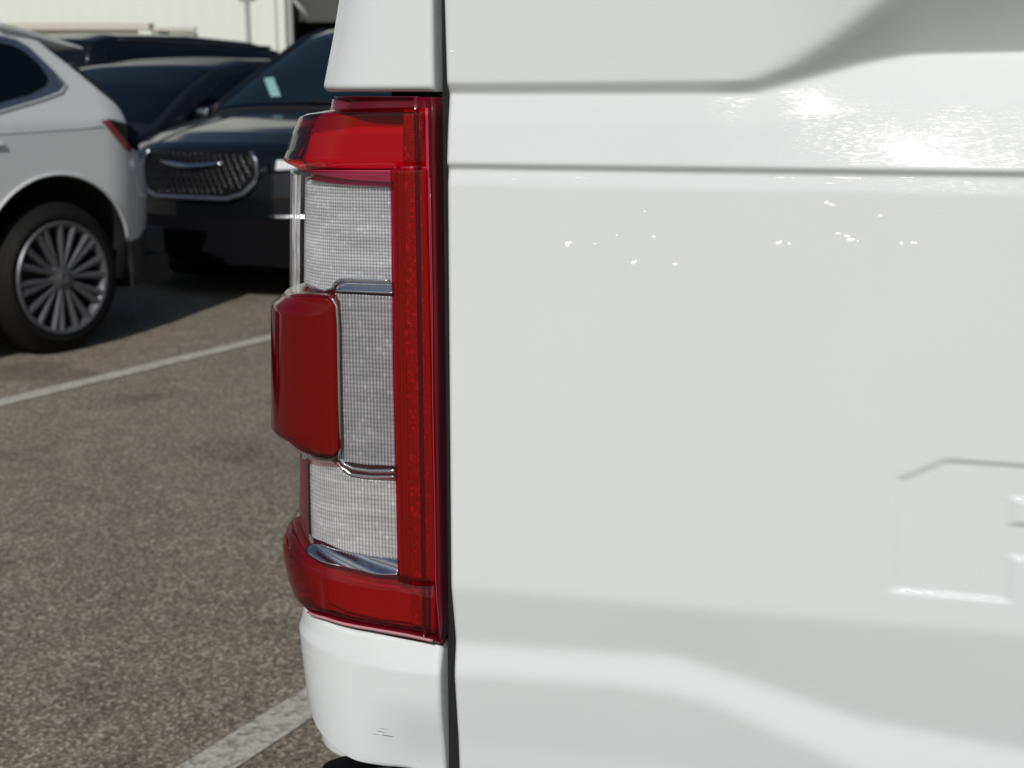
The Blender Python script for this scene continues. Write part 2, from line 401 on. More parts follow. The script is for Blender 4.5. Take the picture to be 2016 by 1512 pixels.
# housing behind everything
sheet('lamp_housing', A_ho, -.001, .22, Z1(1.164), lambda s: curveHB(s), lambda s, z, u, v: -.017 + 0 * z, 'red_dark', lamp, 60, 40) if False else None
curveHB = curve([(875, 1270), (860, 1266), (800, 1259), (700, 1238), (640, 1222), (615, 1212)], A_rl)
sheet('lamp_housing', A_ho, .0065, .24, Z1(1.160), lambda s: curveHB(s), lambda s, z, u, v: -.017 + 0 * z, 'red_dark', lamp, 60, 60, skirt=.02)

# maroon flange: strip beside the gap, folded; top neck; bottom lip
s_fr = lambda py: edge_s(np.interp(py, [195, 1270], [838, 850]), py)
def fl_off(s, z, u, v):
    # three facets: raised outer bead, groove, inner rise
    return -.0035 - .0045 * math.exp(-((u - .55) / .22) ** 2) + .0015 * math.exp(-((u - .12) / .1) ** 2) - .006 * (u < .03) + 0 * z
sheet('edge_flange', A_cl, .0052, .0225, Z1(1.1615), lambda s: curveHB(s) + .0005, fl_off, 'flange', lamp, 34, 30, skirt=.02)

# top neck: two steps of red plastic under the painted panel
sN = lambda s, z, u, v: -.010 - .010 * sm(v, .55, 1.) * 0 + .004 * np.sin(v * math.pi * 2.2)
A_nk = prof([(646, 190), (651, 200), (645, 212), (640, 222)])
sheet('upper_neck', A_nk, .018, .16, Z1(1.162), Z1(1.1495), lambda s, z, u, v: -.004 - .004 * sm(v, .0, .25) + .004 * sm(v, .7, 1), 'flange', lamp, 50, 16, skirt=.015)

# upper red lens (shell) with chamfered top and turned-under bottom
zt_ru = curve([(835, 210), (760, 212), (650, 214), (600, 222)], A_ru)
zb_ru = curve([(838, 338), (770, 337), (700, 337), (620, 336), (575, 336)], A_ru)
def off_ru(s, z, u, v): return -.006 * (1 - sm(v, 0, .09)) - .008 * sm(v, .82, 1.) + .0
sheet('upper_red_lens', A_ru, edge_s(834, 270, A_ru), .2, zt_ru, zb_ru, off_ru, 'red_shell', lamp, 70, 50, skirt=.010)
sheet('upper_reflector', A_ru, edge_s(795, 290, A_ru, -.011), edge_s(606, 290, A_ru, -.011) + .012,
      curve([(800, 252), (700, 250), (600, 262)], A_ru), curve([(800, 334), (700, 334), (600, 330)], A_ru),
      lambda s, z, u, v: -.011 - .004 * sm(u, .85, 1) - .002 * sm(-v, -.15, 0), 'red_bright', lamp, 40, 24, skirt=.004)

# red lip between upper lens and clear window, and the long red side strip (shell + reflex reflector behind)
zt_lip = curve([(770, 336), (700, 336), (606, 335)], A_in); zb_lip = curve([(770, 361), (700, 357), (640, 350), (610, 345)], A_in)
sheet('red_lip', A_in, edge_s(772, 350), edge_s(606, 350, A_in, -.008), zt_lip, zb_lip, lambda s, z, u, v: -.008 + .003 * (1 - v), 'red_body', lamp, 30, 8, skirt=.006)
sL = lambda py: edge_s(np.interp(py, [340, 1135], [769, 783]), py); sR = lambda py: edge_s(np.interp(py, [340, 1250], [834, 843]), py)
def strip(name, pxl, pxr, y0, y1, off, mat, nu, nv, skirt):
    P = []; vs = np.linspace(0, 1, nv)
    for v in vs:
        py = y0 + (y1 - y0) * v; row = []
        sa, za = sz(pxl(py), py, A_cl); sb, zb = sz(pxr(py), py, A_cl)
        for u in np.linspace(0, 1, nu):
            s = sa + (sb - sa) * u; z = za + (zb - za) * u; a, b = plan(s, off(u, v), A_cl(z)); row.append((float(a), float(-b), z))
        P.append(row)
    P = np.array(P)
    if skirt:
        n, m = P.shape[:2]; K = np.zeros((n + 2, m + 2, 3)); K[1:-1, 1:-1] = P; d = np.array([0, skirt, 0])
        K[0, 1:-1] = P[0] + d; K[-1, 1:-1] = P[-1] + d; K[:, 0] = K[:, 1] + d; K[:, -1] = K[:, -2] + d; P = K
    return MB().grid(P).build(name, mat, lamp)
pl = lambda y: float(np.interp(y, [330, 700, 1140], [769, 773, 783])); pr = lambda y: float(np.interp(y, [205, 1252], [835, 858]))
strip('side_strip_lens', pl, pr, 331, 1158, lambda u, v: .0012 * math.sin(u * math.pi) - .003 * (u > .97) - .0035 * float(sm(v, .975, 1)), 'red_shell', 26, 90, .003)
strip('reflex_reflector', lambda y: pl(y) + 21, lambda y: pr(y) - 12, 215, 1150, lambda u, v: -.005, 'retro', 12, 80, .003)
strip('inner_red_band', lambda y: pl(y) - 1, lambda y: pl(y) + 21, 330, 1150, lambda u, v: -.0065 + .002 * math.sin(u * 9), 'red_body', 16, 60, .003)
strip('groove_band', lambda y: pr(y) - 12, lambda y: pr(y) + 3, 212, 1250, lambda u, v: -.0052, 'red_body', 8, 60, .003)

# clear windows: prismatic optics with real pillows
def pillow(base, ps, pz, h, ribs=1.):
    def f(s, z, u, v):
        return base + h * (np.abs(np.sin(np.pi * s / ps)) ** .8 * ribs + .38 * np.abs(np.sin(np.pi * z / pz)) ** .8) * .5
    return f
RES = 300
def optic(name, s0, s1, zt, zb, base, ps, pz, h, mat, ribs=1.9, Af=A_in, nu=200, nv=240, sk=.006):
    sheet(name, Af, s0, s1, zt, zb, pillow(base, ps, pz, h, ribs), mat, lamp, nu, nv, skirt=sk, cells=(ps, pz))
o1 = -.012
optic('upper_clear_optic', edge_s(768, 450), edge_s(603, 450, A_in, o1) + .02, curve([(768, 367), (690, 363), (640, 358), (612, 352)], A_in, o1),
      curve([(768, 556), (672, 553), (655, 566), (640, 571), (604, 560)], A_in, o1), o1, .0027, .0027, .0011, 'optic', nu=300, nv=300)
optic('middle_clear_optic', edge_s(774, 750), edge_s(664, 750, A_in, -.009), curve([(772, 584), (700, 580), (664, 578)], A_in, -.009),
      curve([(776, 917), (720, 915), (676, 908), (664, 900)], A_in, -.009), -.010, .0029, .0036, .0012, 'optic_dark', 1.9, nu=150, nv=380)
optic('lower_clear_optic', edge_s(781, 1000), edge_s(607, 1000, A_in, o1) + .02, curve([(778, 948), (720, 944), (680, 935), (668, 922), (655, 906), (607, 900)], A_in, o1),
      curve([(782, 1098), (730, 1094), (680, 1083), (640, 1066), (612, 1052)], A_in, o1), o1, .0030, .0038, .0012, 'optic_low', 1.9, nu=220, nv=240)

# chrome trims between the optics
def tri_bar(name, pix, r, Af=A_in, o=-.008, flat=1.):
    P = []
    for x, y in pix:
        s, z = sz(x, y, Af, o); a, b = plan(s, o, Af(z)); P.append((float(a), float(-b), z))
    Q = []
    for i in range(len(P) - 1):
        for k in range(6): Q.append(tuple(np.array(P[i]) + (np.array(P[i + 1]) - np.array(P[i])) * k / 6))
    Q.append(P[-1]); return MB().tube(Q, r, 12).build(name, 'chrome', lamp)
sheet('chrome_band', A_in, edge_s(769, 570), edge_s(662, 570, A_in, -.008), curve([(769, 557), (672, 555), (655, 560)], A_in, -.008), curve([(769, 577), (672, 573), (655, 574)], A_in, -.008),
      lambda s, z, u, v: -.012 + .006 * v, 'chrome', lamp, 24, 8, skirt=.004)
tri_bar('chrome_trim', [(769, 553), (700, 550), (672, 549), (660, 556), (654, 568), (640, 573), (618, 567), (603, 559)], .0011)
tri_bar('chrome_trim', [(779, 927), (730, 927), (695, 922), (678, 914), (670, 903)], .0015)
tri_bar('chrome_trim', [(779, 938), (730, 938), (692, 934), (672, 920), (664, 909)], .0011)
tri_bar('chrome_trim', [(668, 905), (667, 800), (665, 640), (662, 603), (655, 590), (640, 581)], .0012, o=-.001, Af=A_cl)
sheet('lower_chrome_tray', A_rl, edge_s(783, 1115, A_rl, -.004), edge_s(604, 1085, A_rl, -.004) + .006, curve([(783, 1099), (730, 1096), (680, 1085), (640, 1070), (600, 1060)], A_in, o1),
      curve([(784, 1133), (740, 1131), (690, 1122), (640, 1108), (605, 1092)], A_rl, -.002), lambda s, z, u, v: -.012 + .009 * v + .0012 * np.sin(v * 7 + s * 120), 'chrome', lamp, 60, 16, skirt=.002)
sheet('upper_chrome_ledge', A_in, edge_s(767, 355), edge_s(612, 352, A_in, -.009), curve([(768, 356), (700, 352), (640, 346), (610, 342)], A_in, -.010), curve([(768, 368), (690, 364), (640, 358), (612, 352)], A_in, -.010),
      lambda s, z, u, v: -.013 + .006 * v, 'chrome', lamp, 40, 8)

# clear outer cover over the windows
sheet('clear_cover', A_cl, edge_s(769, 450), .2, curve([(770, 338), (640, 337), (575, 337)], A_cl), curve([(770, 600), (640, 600), (575, 600)], A_cl),
      lambda s, z, u, v: -.001 + 0 * z, 'clear_shell', lamp, 60, 30, skirt=.002)
sheet('clear_cover', A_cl, edge_s(776, 1000), .2, curve([(779, 880), (640, 880), (575, 870)], A_cl), curve([(784, 1134), (740, 1131), (690, 1122), (640, 1108), (600, 1090), (575, 1085)], A_cl),
      lambda s, z, u, v: -.001 + 0 * z, 'clear_shell', lamp, 60, 30, skirt=.002)
sheet('clear_cover', A_cl, edge_s(776, 750), edge_s(668, 750), curve([(774, 600), (664, 600)], A_cl), curve([(779, 880), (664, 880)], A_cl),
      lambda s, z, u, v: -.001 + 0 * z, 'clear_shell', lamp, 16, 30)

for so, r_ in ((.0, .0020), (.006, .0010), (.014, .0016)):
    q = []
    for py in np.linspace(342, 572, 24):
        sa, za = sz(560, py, A_cl, -.004); a, b = plan(sa - .012 - so, -.004, A_cl(za)); q.append((float(a), float(-b), za))
    MB().tube(q, r_, 10).build('clear_rib', 'clear_rib', lamp)
# protruding red block, rounded corners
bt = curve([(655, 585), (645, 580), (600, 577), (566, 577)], A_bk, .002); bb = curve([(660, 905), (648, 908), (620, 903), (590, 889), (572, 873)], A_bk, .002)
sb0 = edge_s(664, 740, A_bk, .002)
def bk_t(s):
    d = np.clip((s - sb0) / .010, 0, 1); return bt(s) - .010 * (1 - np.sqrt(1 - (1 - d) ** 2))
def bk_b(s):
    d = np.clip((s - sb0) / .010, 0, 1); return bb(s) + .010 * (1 - np.sqrt(1 - (1 - d) ** 2))
ssb = np.concatenate([sb0 + .010 * (1 - np.cos(np.linspace(0, math.pi / 2, 14))), np.linspace(sb0 + .012, .24, 50)])
def off_bk(s, z, u, v):
    d = min(1, (s - sb0) / .007); r = math.sqrt(max(0, 1 - (1 - d) ** 2)); e = .006 * r
    return .0035 - .006 + e - .006 * (1 - np.sqrt(1 - (1 - np.clip(v / .03, 0, 1)) ** 2)) - .006 * (1 - np.sqrt(1 - (1 - np.clip((1 - v) / .03, 0, 1)) ** 2))
ttb = np.concatenate([np.linspace(0, .03, 10), np.linspace(.035, .965, 60), np.linspace(.97, 1, 10)])
sheet('red_block_lens', A_bk, 0, 1, bk_t, bk_b, off_bk, 'red_deep', lamp, ss=ssb, tt=ttb, skirt=.012)
sheet('red_block_backing', A_bk, 0, 1, lambda s: bk_t(s) - .002, lambda s: bk_b(s) + .002, lambda s, z, u, v: off_bk(s, z, u, v) - .004, 'red_block', lamp, ss=ssb + .0015, tt=ttb, skirt=.012)

# red column left of the lower window (inner housing edge)
sheet('inner_red_column', A_co, edge_s(607, 1000, A_co, -.015), .2, curve([(607, 905), (590, 900)], A_co, -.015), curve([(607, 1092), (592, 1082)], A_co, -.015), lambda s, z, u, v: -.015 + 0 * z, 'red_dark', lamp, 24, 20)

# lower red lens: chamfered shelf then face
rt = curve([(838, 1147), (784, 1135), (740, 1132), (690, 1123), (640, 1108), (600, 1090), (575, 1060), (566, 1020)], A_rl)
rb = curve([(862, 1254), (845, 1251), (800, 1245), (700, 1228), (640, 1212), (600, 1200)], A_rl)
off_rl = lambda s, z, u, v: -.004 * (1 - sm(v, 0, .22)) - .006 * sm(v, .90, 1.) + .0015 * sm(v, .2, .26)
sheet('lower_red_lens', A_rl, edge_s(856, 1220, A_rl), .22, rt, rb, off_rl, 'red_shell', lamp, 80, 60, skirt=.010)
sheet('lower_reflector', A_rl, edge_s(812, 1200, A_rl, -.009), edge_s(640, 1180, A_rl, -.009), curve([(815, 1168), (740, 1158), (640, 1135)], A_rl), curve([(815, 1236), (740, 1228), (640, 1202)], A_rl),
      lambda s, z, u, v: -.009 - .004 * sm(u, .7, 1), pbr('dull_reflector_backing', (.40, .20, .18), .5), lamp, 30, 16, skirt=.003)
strip('reflex_reflector', lambda y: 806., lambda y: 838., 1150, 1236, lambda u, v: -.005, 'retro', 12, 30, .003)
sheet('lower_backing', A_rl, edge_s(850, 1200, A_rl, -.012), .2, lambda s: rt(s) - .004, rb, lambda s, z, u, v: -.013 + 0 * z, 'red_body', lamp, 40, 20)
sheet('upper_backing', A_ru, edge_s(835, 270, A_ru), .19, zt_ru, zb_ru, lambda s, z, u, v: -.016 + 0 * z, 'red_body', lamp, 40, 20)
# glossy bottom lip of the lamp
lipt = curve([(866, 1262), (800, 1247), (700, 1230), (640, 1214), (612, 1206)], A_rl); lipb = curve([(874, 1274), (800, 1262), (700, 1243), (640, 1222), (618, 1210)], A_rl)
sheet('lower_lip', A_rl, .0055, .17, lipt, lambda s: lipb(s) - .003, lambda s, z, u, v: -.009 + .007 * np.sin(np.clip(v * 1.4, 0, 1) * math.pi), 'flange', lamp, 60, 20, skirt=.012)

# painted bedside corner, upper and lower
e_r = .004
def edge_round(u_m, r=e_r): return -r * (1 - math.sqrt(max(0, 1 - (1 - min(1, u_m / r)) ** 2)))
def off_up(s, z, u, v):
    ed = edge_round(s - s_u0, .0045)
    return ed - .008 * (1 - np.sqrt(1 - (1 - np.clip((z - 1.1655) / .006, 0, 1)) ** 2)) + .0 * z
s_u0 = edge_s(852, 100, A_up)
ssu = np.concatenate([s_u0 + .0045 * (1 - np.cos(np.linspace(0, math.pi / 2, 10))), np.linspace(s_u0 + .006, .26, 70)])
ttu = np.concatenate([np.linspace(0, .93, 30), np.linspace(.935, 1, 24)])
bedside = bpy.data.objects.new('bedside', None); SC.collection.objects.link(bedside); bedside.parent = truck
sheet('upper_panel', A_up, 0, 1, Z1(1.33), Z1(1.1655), off_up, 'white', bedside, ss=ssu, tt=ttu, skirt=.03)
lt = curve([(885, 1276), (870, 1275), (800, 1266), (700, 1247), (640, 1227), (612, 1210), (600, 1203)], A_lo); lt0 = lt
lt = lambda s: lt0(s) - .005 * (1 - math.sqrt(max(0, 1 - (1 - min(1, max(0, s - s_l0) / .005)) ** 2)))
lb = lambda s: itp(s, [(-.01, .572), (.06, .583), (.10, .593), (.135, .606), (.17, .625), (.3, .66)])
sh = curve([(870, 1330), (800, 1325), (700, 1308), (640, 1285), (605, 1262)], A_lo)
s_l0 = edge_s(866, 1380, A_lo)
def off_lo(s, z, u, v):
    zt_, zs = lt(s), sh(s); dz = np.clip((zt_ - z), 0, None)
    lip = -.004 * (1 - np.sqrt(1 - (1 - np.clip(dz / .0045, 0, 1)) ** 2))
    slope = -.0105 * (1 - np.clip(dz / max(1e-4, (zt_ - zs)), 0, 1)) ** 1.15
    bot = -.014 * (1 - np.sqrt(1 - (1 - np.clip((z - lb(s)) / .006, 0, 1)) ** 2))
    rear = 1 - float(sm(s, .03, .09))
    return edge_round(s - s_l0, .005) + lip + slope * (.35 + .65 * rear) + bot * .5 * rear - .012 * sm(z, .66, .58) * rear
ssl = np.concatenate([s_l0 + .005 * (1 - np.cos(np.linspace(0, math.pi / 2, 10))), np.linspace(s_l0 + .0065, .26, 80)])
ttl = np.concatenate([np.linspace(0, .05, 16), np.linspace(.06, .5, 40), np.linspace(.52, .95, 16), np.linspace(.955, 1, 12)])
sheet('lower_panel', A_lo, 0, 1, lt, lb, off_lo, 'white', bedside, ss=ssl, tt=ttl, skirt=.03)

# black seal in the gap and closing walls behind the corner
MB().box((-.006, .038, .95), (.03, .03, .80)).build('gap_seal', 'dark_gap', truck, smooth=False)
MB().box((-.04, .085, .92), (.05, .03, .60)).build('inner_jamb', 'dark_gap', truck, smooth=False)

# --- tailgate: one stamped sheet, heights b(a, z)
zs_ = np.concatenate([np.linspace(1.345, 1.25, 16)[:-1], np.linspace(1.25, 1.06, 190)[:-1], np.linspace(1.06, .915, 40)[:-1], np.linspace(.915, .78, 136)[:-1], np.linspace(.78, .58, 120)[:-1], np.linspace(.58, .535, 8)])
as_ = np.concatenate([.0035 + .0045 * (1 - np.cos(np.linspace(0, math.pi / 2, 9))), np.linspace(.0095, .34, 160)[:-1], np.linspace(.34, .50, 130)[:-1], np.linspace(.50, 1.60, 190)])
zf = np.arange(1.36, .52, -.0006)
def knots(a):
    z1 = itp(a, [(0, 1.1720), (.235, 1.1730), (.264, 1.1835), (.291, 1.2005), (.326, 1.2275), (.36, 1.258), (.42, 1.285), (.5, 1.292), (.8, 1.295), (1.1, 1.292), (1.18, 1.285), (1.24, 1.258), (1.336, 1.1835), (1.365, 1.1715), (1.6, 1.17)])
    z2 = itp(a, [(0, 1.1640), (.2365, 1.1640), (.2787, 1.1760), (.3129, 1.1855), (.3466, 1.1915), (.418, 1.1925), (.8, 1.193), (1.182, 1.1925), (1.25, 1.1915), (1.32, 1.176), (1.363, 1.164), (1.6, 1.164)])
    dep = itp(a, [(0, .010), (.20, .010), (.26, .015), (.291, .021), (.326, .030), (.36, .038), (.42, .042), (.8, .043), (1.18, .042), (1.25, .036), (1.33, .018), (1.4, .01), (1.6, .01)])
    b1 = -.0035 + 0 * a
    z6 = itp(a, [(0, .762), (.2, .765), (.45, .770), (1.6, .770)]); z7 = itp(a, [(0, .7065), (.194, .7165), (.2634, .6985), (.3427, .6765), (.46, .6665), (.8, .664), (1.14, .6665), (1.35, .70), (1.6, .7065)])
    z8 = itp(a, [(0, .679), (.12, .6865), (.1825, .688), (.2238, .681), (.2648, .6655), (.3253, .6424), (.42, .60), (.6, .585), (1.0, .585), (1.2, .61), (1.4, .67), (1.6, .679)])
    b7 = -.0115 - .009 * sm(a, .15, .40) ; b8 = b7 + .19 * (z7 - z8)
    zm = 1.1115 + .55 * (z2 - 1.1115); bm_ = -.001 - (dep - .001) * .46; lean = .052 * float(sm(a, .235, .43)) * (1 - float(sm(a, 1.17, 1.365)))
    zk = [1.36, max(1.25, z1 + .02), z1, z2, zm, 1.1115, 1.1065, 1.095, z6, z7, z8, z8 - .07, .50]
    bk = [.001 + lean, .001 + lean, b1 + lean, -dep, bm_, -.0010, -.0055, -.003 + 0, 0 * a, b7, b8, b8 - .010, b8 - .016]
    zk = sorted([(float(z), float(b)) for z, b in zip(zk, bk)])
    return zk
ker_s = np.exp(-(np.arange(-12, 13) * .0006 / .0016) ** 2); ker_s /= ker_s.sum()
ker_l = np.exp(-(np.arange(-40, 41) * .0006 / .006) ** 2); ker_l /= ker_l.sum()
AK = np.arange(-.04, 1.66, .004); RK = np.array([itp(zf, knots(min(max(a, 0), 1.6))) for a in AK])
kk = np.exp(-(np.arange(-9, 10) * .004 / .012) ** 2); kk /= kk.sum()
RK = sum(w * np.roll(RK, j - 9, 0) for j, w in enumerate(kk))
def KN(a):
    t = (a - AK[0]) / .004; i = int(min(len(AK) - 2, max(0, math.floor(t)))); f = t - i
    return RK[i] * (1 - f) + RK[i + 1] * f
H = np.zeros((len(as_), len(zs_)))
for i, a in enumerate(as_):
    raw = KN(a); pad = np.pad(raw, 60, mode='edge')
    s1_ = np.convolve(pad, ker_s, 'same')[60:-60]; l1_ = np.convolve(pad, ker_l, 'same')[60:-60]
    wl = sm(zf, .80, .77); h = s1_ * (1 - wl) + l1_ * wl
    H[i] = np.interp(zs_, zf[::-1], h[::-1])
# smooth along a a little for the handle recess
AA, ZZ = np.meshgrid(as_, zs_, indexing='ij')
def sd_poly(px, py, poly):
    d = np.full(px.shape, 1e9); ins = np.zeros(px.shape, bool); n = len(poly)
    for i in range(n):
        x0, y0 = poly[i]; x1, y1 = poly[(i + 1) % n]; ex, ey = x1 - x0, y1 - y0
        t = np.clip(((px - x0) * ex + (py - y0) * ey) / (ex * ex + ey * ey), 0, 1)
        d = np.minimum(d, np.hypot(px - x0 - t * ex, py - y0 - t * ey))
        c = ((y0 > py) != (y1 > py)) & (px < (x1 - x0) * (py - y0) / (y1 - y0 + 1e-12) + x0); ins ^= c
    return np.where(ins, -d, d)
def letters(X, Y):                                      # stamped R A M
    zt_, zb_ = .900, .7953; out = np.full(X.shape, 1e9)
    R = sd_poly(X, Y, [(.357, zb_), (.357, .883), (.388, zt_), (.560, zt_), (.582, .885), (.582, .842), (.566, .830), (.586, .812), (.586, zb_), (.506, zb_), (.506, .812), (.490, .8290), (.4400, .8290), (.4400, zb_)])
    Rh = sd_poly(X, Y, [(.4370, .8555), (.4370, .8740), (.498, .8740), (.498, .8555)])
    out = np.minimum(out, np.maximum(R, -Rh))
    A = sd_poly(X, Y, [(.640, zb_), (.700, zt_), (.845, zt_), (.905, zb_), (.820, zb_), (.808, .818), (.735, .818), (.722, zb_)])
    Ah = sd_poly(X, Y, [(.752, .846), (.764, .872), (.780, .872), (.792, .846)])
    out = np.minimum(out, np.maximum(A, -Ah))
    Mm = sd_poly(X, Y, [(.960, zb_), (.960, zt_), (1.055, zt_), (1.100, .850), (1.145, zt_), (1.243, zt_), (1.243, zb_), (1.163, zb_), (1.163, .850), (1.118, zb_), (1.082, zb_), (1.040, .850), (1.040, zb_)])
    return np.minimum(out, Mm)
box = (AA > .33) & (AA < 1.28) & (ZZ > .77) & (ZZ < .925)
LD = np.full(AA.shape, 1e9); LD[box] = letters(AA[box], ZZ[box])
DL = .0023 * (1 - sm(LD, -.0038, .0034)); fi = (as_ > .335) & (as_ < .505); kw = np.exp(-(np.arange(-10, 11) * .00124 / .0036) ** 2); kw /= kw.sum()
DS = DL.copy(); nb = np.where(fi)[0]
for i in nb: DS[i] = sum(w * DL[min(len(as_) - 1, max(nb[0], i + j - 10))] for j, w in enumerate(kw))
H -= DS
ed = AA - .0035; H += -.006 * (1 - np.sqrt(np.clip(1 - (1 - np.clip(ed / .0045, 0, 1)) ** 2, 0, 1)))
P = np.zeros((len(as_), len(zs_), 3)); P[..., 0] = AA; P[..., 1] = -H; P[..., 2] = ZZ
K = np.concatenate([P[:1] + np.array([[[0, .03, 0]]]), P, P[-1:] + np.array([[[0, .03, 0]]])], 0)
T = K[:, :1].copy(); T[..., 1] += .06; Bt = K[:, -1:].copy(); Bt[..., 1] += .05
K = np.concatenate([T, K, Bt], 1)
tg = MB().grid(K).build('tailgate', 'white', truck)
MB().box((.80, .078, .94), (1.58, .03, .78)).build('tailgate_inner_panel', 'white', truck, smooth=False)
# opposite corner of the bed with its own lamp, simple
MB().box((1.70, .03, .94), (.18, .06, .44), bev=.02).build('tail_light', 'flange', truck)

# scuffs on the lower corner panel
sc = MB()
for (x0, y0, x1, y1, w) in ((748, 1431, 762, 1436, .0003), (756, 1440, 778, 1446, .0005), (752, 1426, 768, 1430, .0002), (740, 1437, 752, 1440, .00018)):
    q = []
    for x, y in ((x0, y0), (x1, y1)):
        s, z = sz(x, y, A_lo, -.009); a, b = plan(s, float(off_lo(s, np.array([z]), 0, 0)[0]) + .0004, A_lo(z)); q.append((float(a), float(-b), z))
    sc.tube([q[0], tuple((np.array(q[0]) + q[1]) / 2 + [0, -.0001, .0002]), q[1]], [w * .4, w, w * .3], 6)
sc.build('paint_scuff', pbr('scuff_mark', (.22, .24, .23), .8), bedside)

rs = random.Random(4); M['glint_dab'] = pbr('white_glint_paint', (.97, .97, .97), .3, 0, .5)  # raised white dabs imitate sun glints mirrored in the tailgate
def on_gate(px, py):                                     # photo point on the flat of the tailgate
    k = -(py - CY) / FPX; d = np.array([(px - CX) / FPX, CP + SP * k, -SP + CP * k]); nn = np.array([-su, -cu, 0.])
    t_ = np.dot(np.array([P0[0], P0[1], CAM_H]) - [0, 0, CAM_H], nn) / np.dot(d, nn); q = d * t_ + [0, 0, CAM_H] - [P0[0], P0[1], 0]
    return q[0] * cu - q[1] * su, q[2]
def gate_y(a, z): i = int(np.argmin(abs(as_ - a))); j = int(np.argmin(abs(zs_ - z))); return -H[i, j]
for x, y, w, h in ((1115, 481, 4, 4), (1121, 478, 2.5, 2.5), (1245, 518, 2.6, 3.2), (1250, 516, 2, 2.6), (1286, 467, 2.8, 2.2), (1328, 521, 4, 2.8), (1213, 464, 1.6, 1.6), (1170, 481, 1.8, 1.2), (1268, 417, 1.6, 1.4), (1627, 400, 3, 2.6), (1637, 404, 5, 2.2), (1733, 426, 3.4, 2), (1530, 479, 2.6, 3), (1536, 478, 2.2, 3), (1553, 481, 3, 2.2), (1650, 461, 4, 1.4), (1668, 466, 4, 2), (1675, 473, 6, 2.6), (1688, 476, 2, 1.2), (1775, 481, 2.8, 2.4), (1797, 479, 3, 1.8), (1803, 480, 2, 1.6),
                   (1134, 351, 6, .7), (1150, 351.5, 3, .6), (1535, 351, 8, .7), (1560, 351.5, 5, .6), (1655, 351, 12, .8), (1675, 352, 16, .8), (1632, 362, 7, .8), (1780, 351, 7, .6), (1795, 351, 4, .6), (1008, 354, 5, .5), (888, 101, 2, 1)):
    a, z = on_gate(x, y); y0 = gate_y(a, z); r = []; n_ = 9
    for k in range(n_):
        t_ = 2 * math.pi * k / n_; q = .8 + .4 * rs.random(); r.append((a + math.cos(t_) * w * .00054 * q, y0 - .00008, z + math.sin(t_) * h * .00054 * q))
    MB().add([(a, y0 - .00045, z)] + r, [(0, k + 1, (k + 1) % n_ + 1) for k in range(n_)]).build('painted_glint', M['glint_dab'], tg)
M['highlight_line'] = pbr('pale_highlight_paint', (.34, .05, .07), .2, 0, 1.)  # pale tone paints in the thin highlight along the flange
def highlight_line(pix, r, mat='highlight_line', o=.0):
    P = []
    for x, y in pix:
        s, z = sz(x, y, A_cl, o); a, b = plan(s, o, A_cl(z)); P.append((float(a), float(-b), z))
    MB().tube(P, r, 8).build('lens_highlight', mat, lamp)
highlight_line([(846, 350), (848, 420), (851, 600), (852, 800), (856, 1000), (858, 1140), (860, 1180), (867, 1256)], .00035, o=-.002)
highlight_line([(832, 222), (829, 260), (826, 300), (824, 330)], .0009, 'red_shell', o=.0012)  # glossy bead added where the lens corner glints
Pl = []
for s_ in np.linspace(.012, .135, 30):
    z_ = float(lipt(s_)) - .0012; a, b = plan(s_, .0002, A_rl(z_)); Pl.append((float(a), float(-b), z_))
M['lip_highlight'] = pbr('pale_pink_highlight', (.50, .22, .25), .15, 0, 1.)  # pale pink paints in the bright reflection on the lower lip
MB().tube(Pl, .0012, 10, flat=1.).build('lens_highlight', 'lip_highlight', lamp)
# bumper: white corner and black step pad
bump_ = MB()
def on_z(px, py, z):                                   # photo point on a level surface, in the truck's frame
    g_ = gpoint(px, py, z); dx, dy = g_[0] - P0[0], g_[1] - P0[1]
    return (float(dx * cu - dy * su), float(-dx * su - dy * cu))
edge_l = [on_z(x, y, .580) for x, y in ((700, 1478), (668, 1485), (648, 1492), (636, 1501), (628, 1514))]
ax, bx = edge_l[-1]
edge_l = edge_l[:1] + edge_l[1:] + [(ax - .004, bx + .03), (ax + .01, .095), (ax + .05, .128), (.2, .14), (.9, .15), (1.5, .145), (1.66, .12), (1.72, .05), (1.72, -.08)]
cen = (.8, -.08)
rows = []
for f, dz in ((0, 0), (.5, 0), (.90, 0), (.992, 0), (1., -.003), (1.002, -.012), (1.002, -.016)):
    rows.append([(cen[0] + (a - cen[0]) * f, -(cen[1] + (b - cen[1]) * f), .580 + dz) for a, b in edge_l])
step = MB().grid(np.array(rows)).build('step_pad', 'fascia', truck)
rows = []
for k, dz in ((.98, -.014), (1., -.018), (1.004, -.03), (1.004, -.14), (.985, -.19), (.94, -.215), (.5, -.22)):
    rows.append([(cen[0] + (a - cen[0]) * k, -(cen[1] + (b - cen[1]) * k), .580 + dz) for a, b in edge_l])
MB().grid(np.array(rows)).build('rear_bumper', 'white', truck)
rn = MB()
for k in range(60):
    for r in range(6):
        a_, b_ = -.060 + k * .026, -.005 + r * .022
        rn.box((a_, -b_, .581), (.013, .009, .0035), rz=.5 * (-1) ** (k + r), bev=.001)
rn.build('tread_studs', 'black_plastic', truck)
A_bc = prof([(632, 1440), (637, 1460), (641, 1478), (638, 1492)], -.02)
sheet('bumper_corner', A_bc, .09, .26, Z1(.612), Z1(.577), lambda s, z, u, v: -.02 + 0 * z, 'white', truck, 40, 14, skirt=.02)

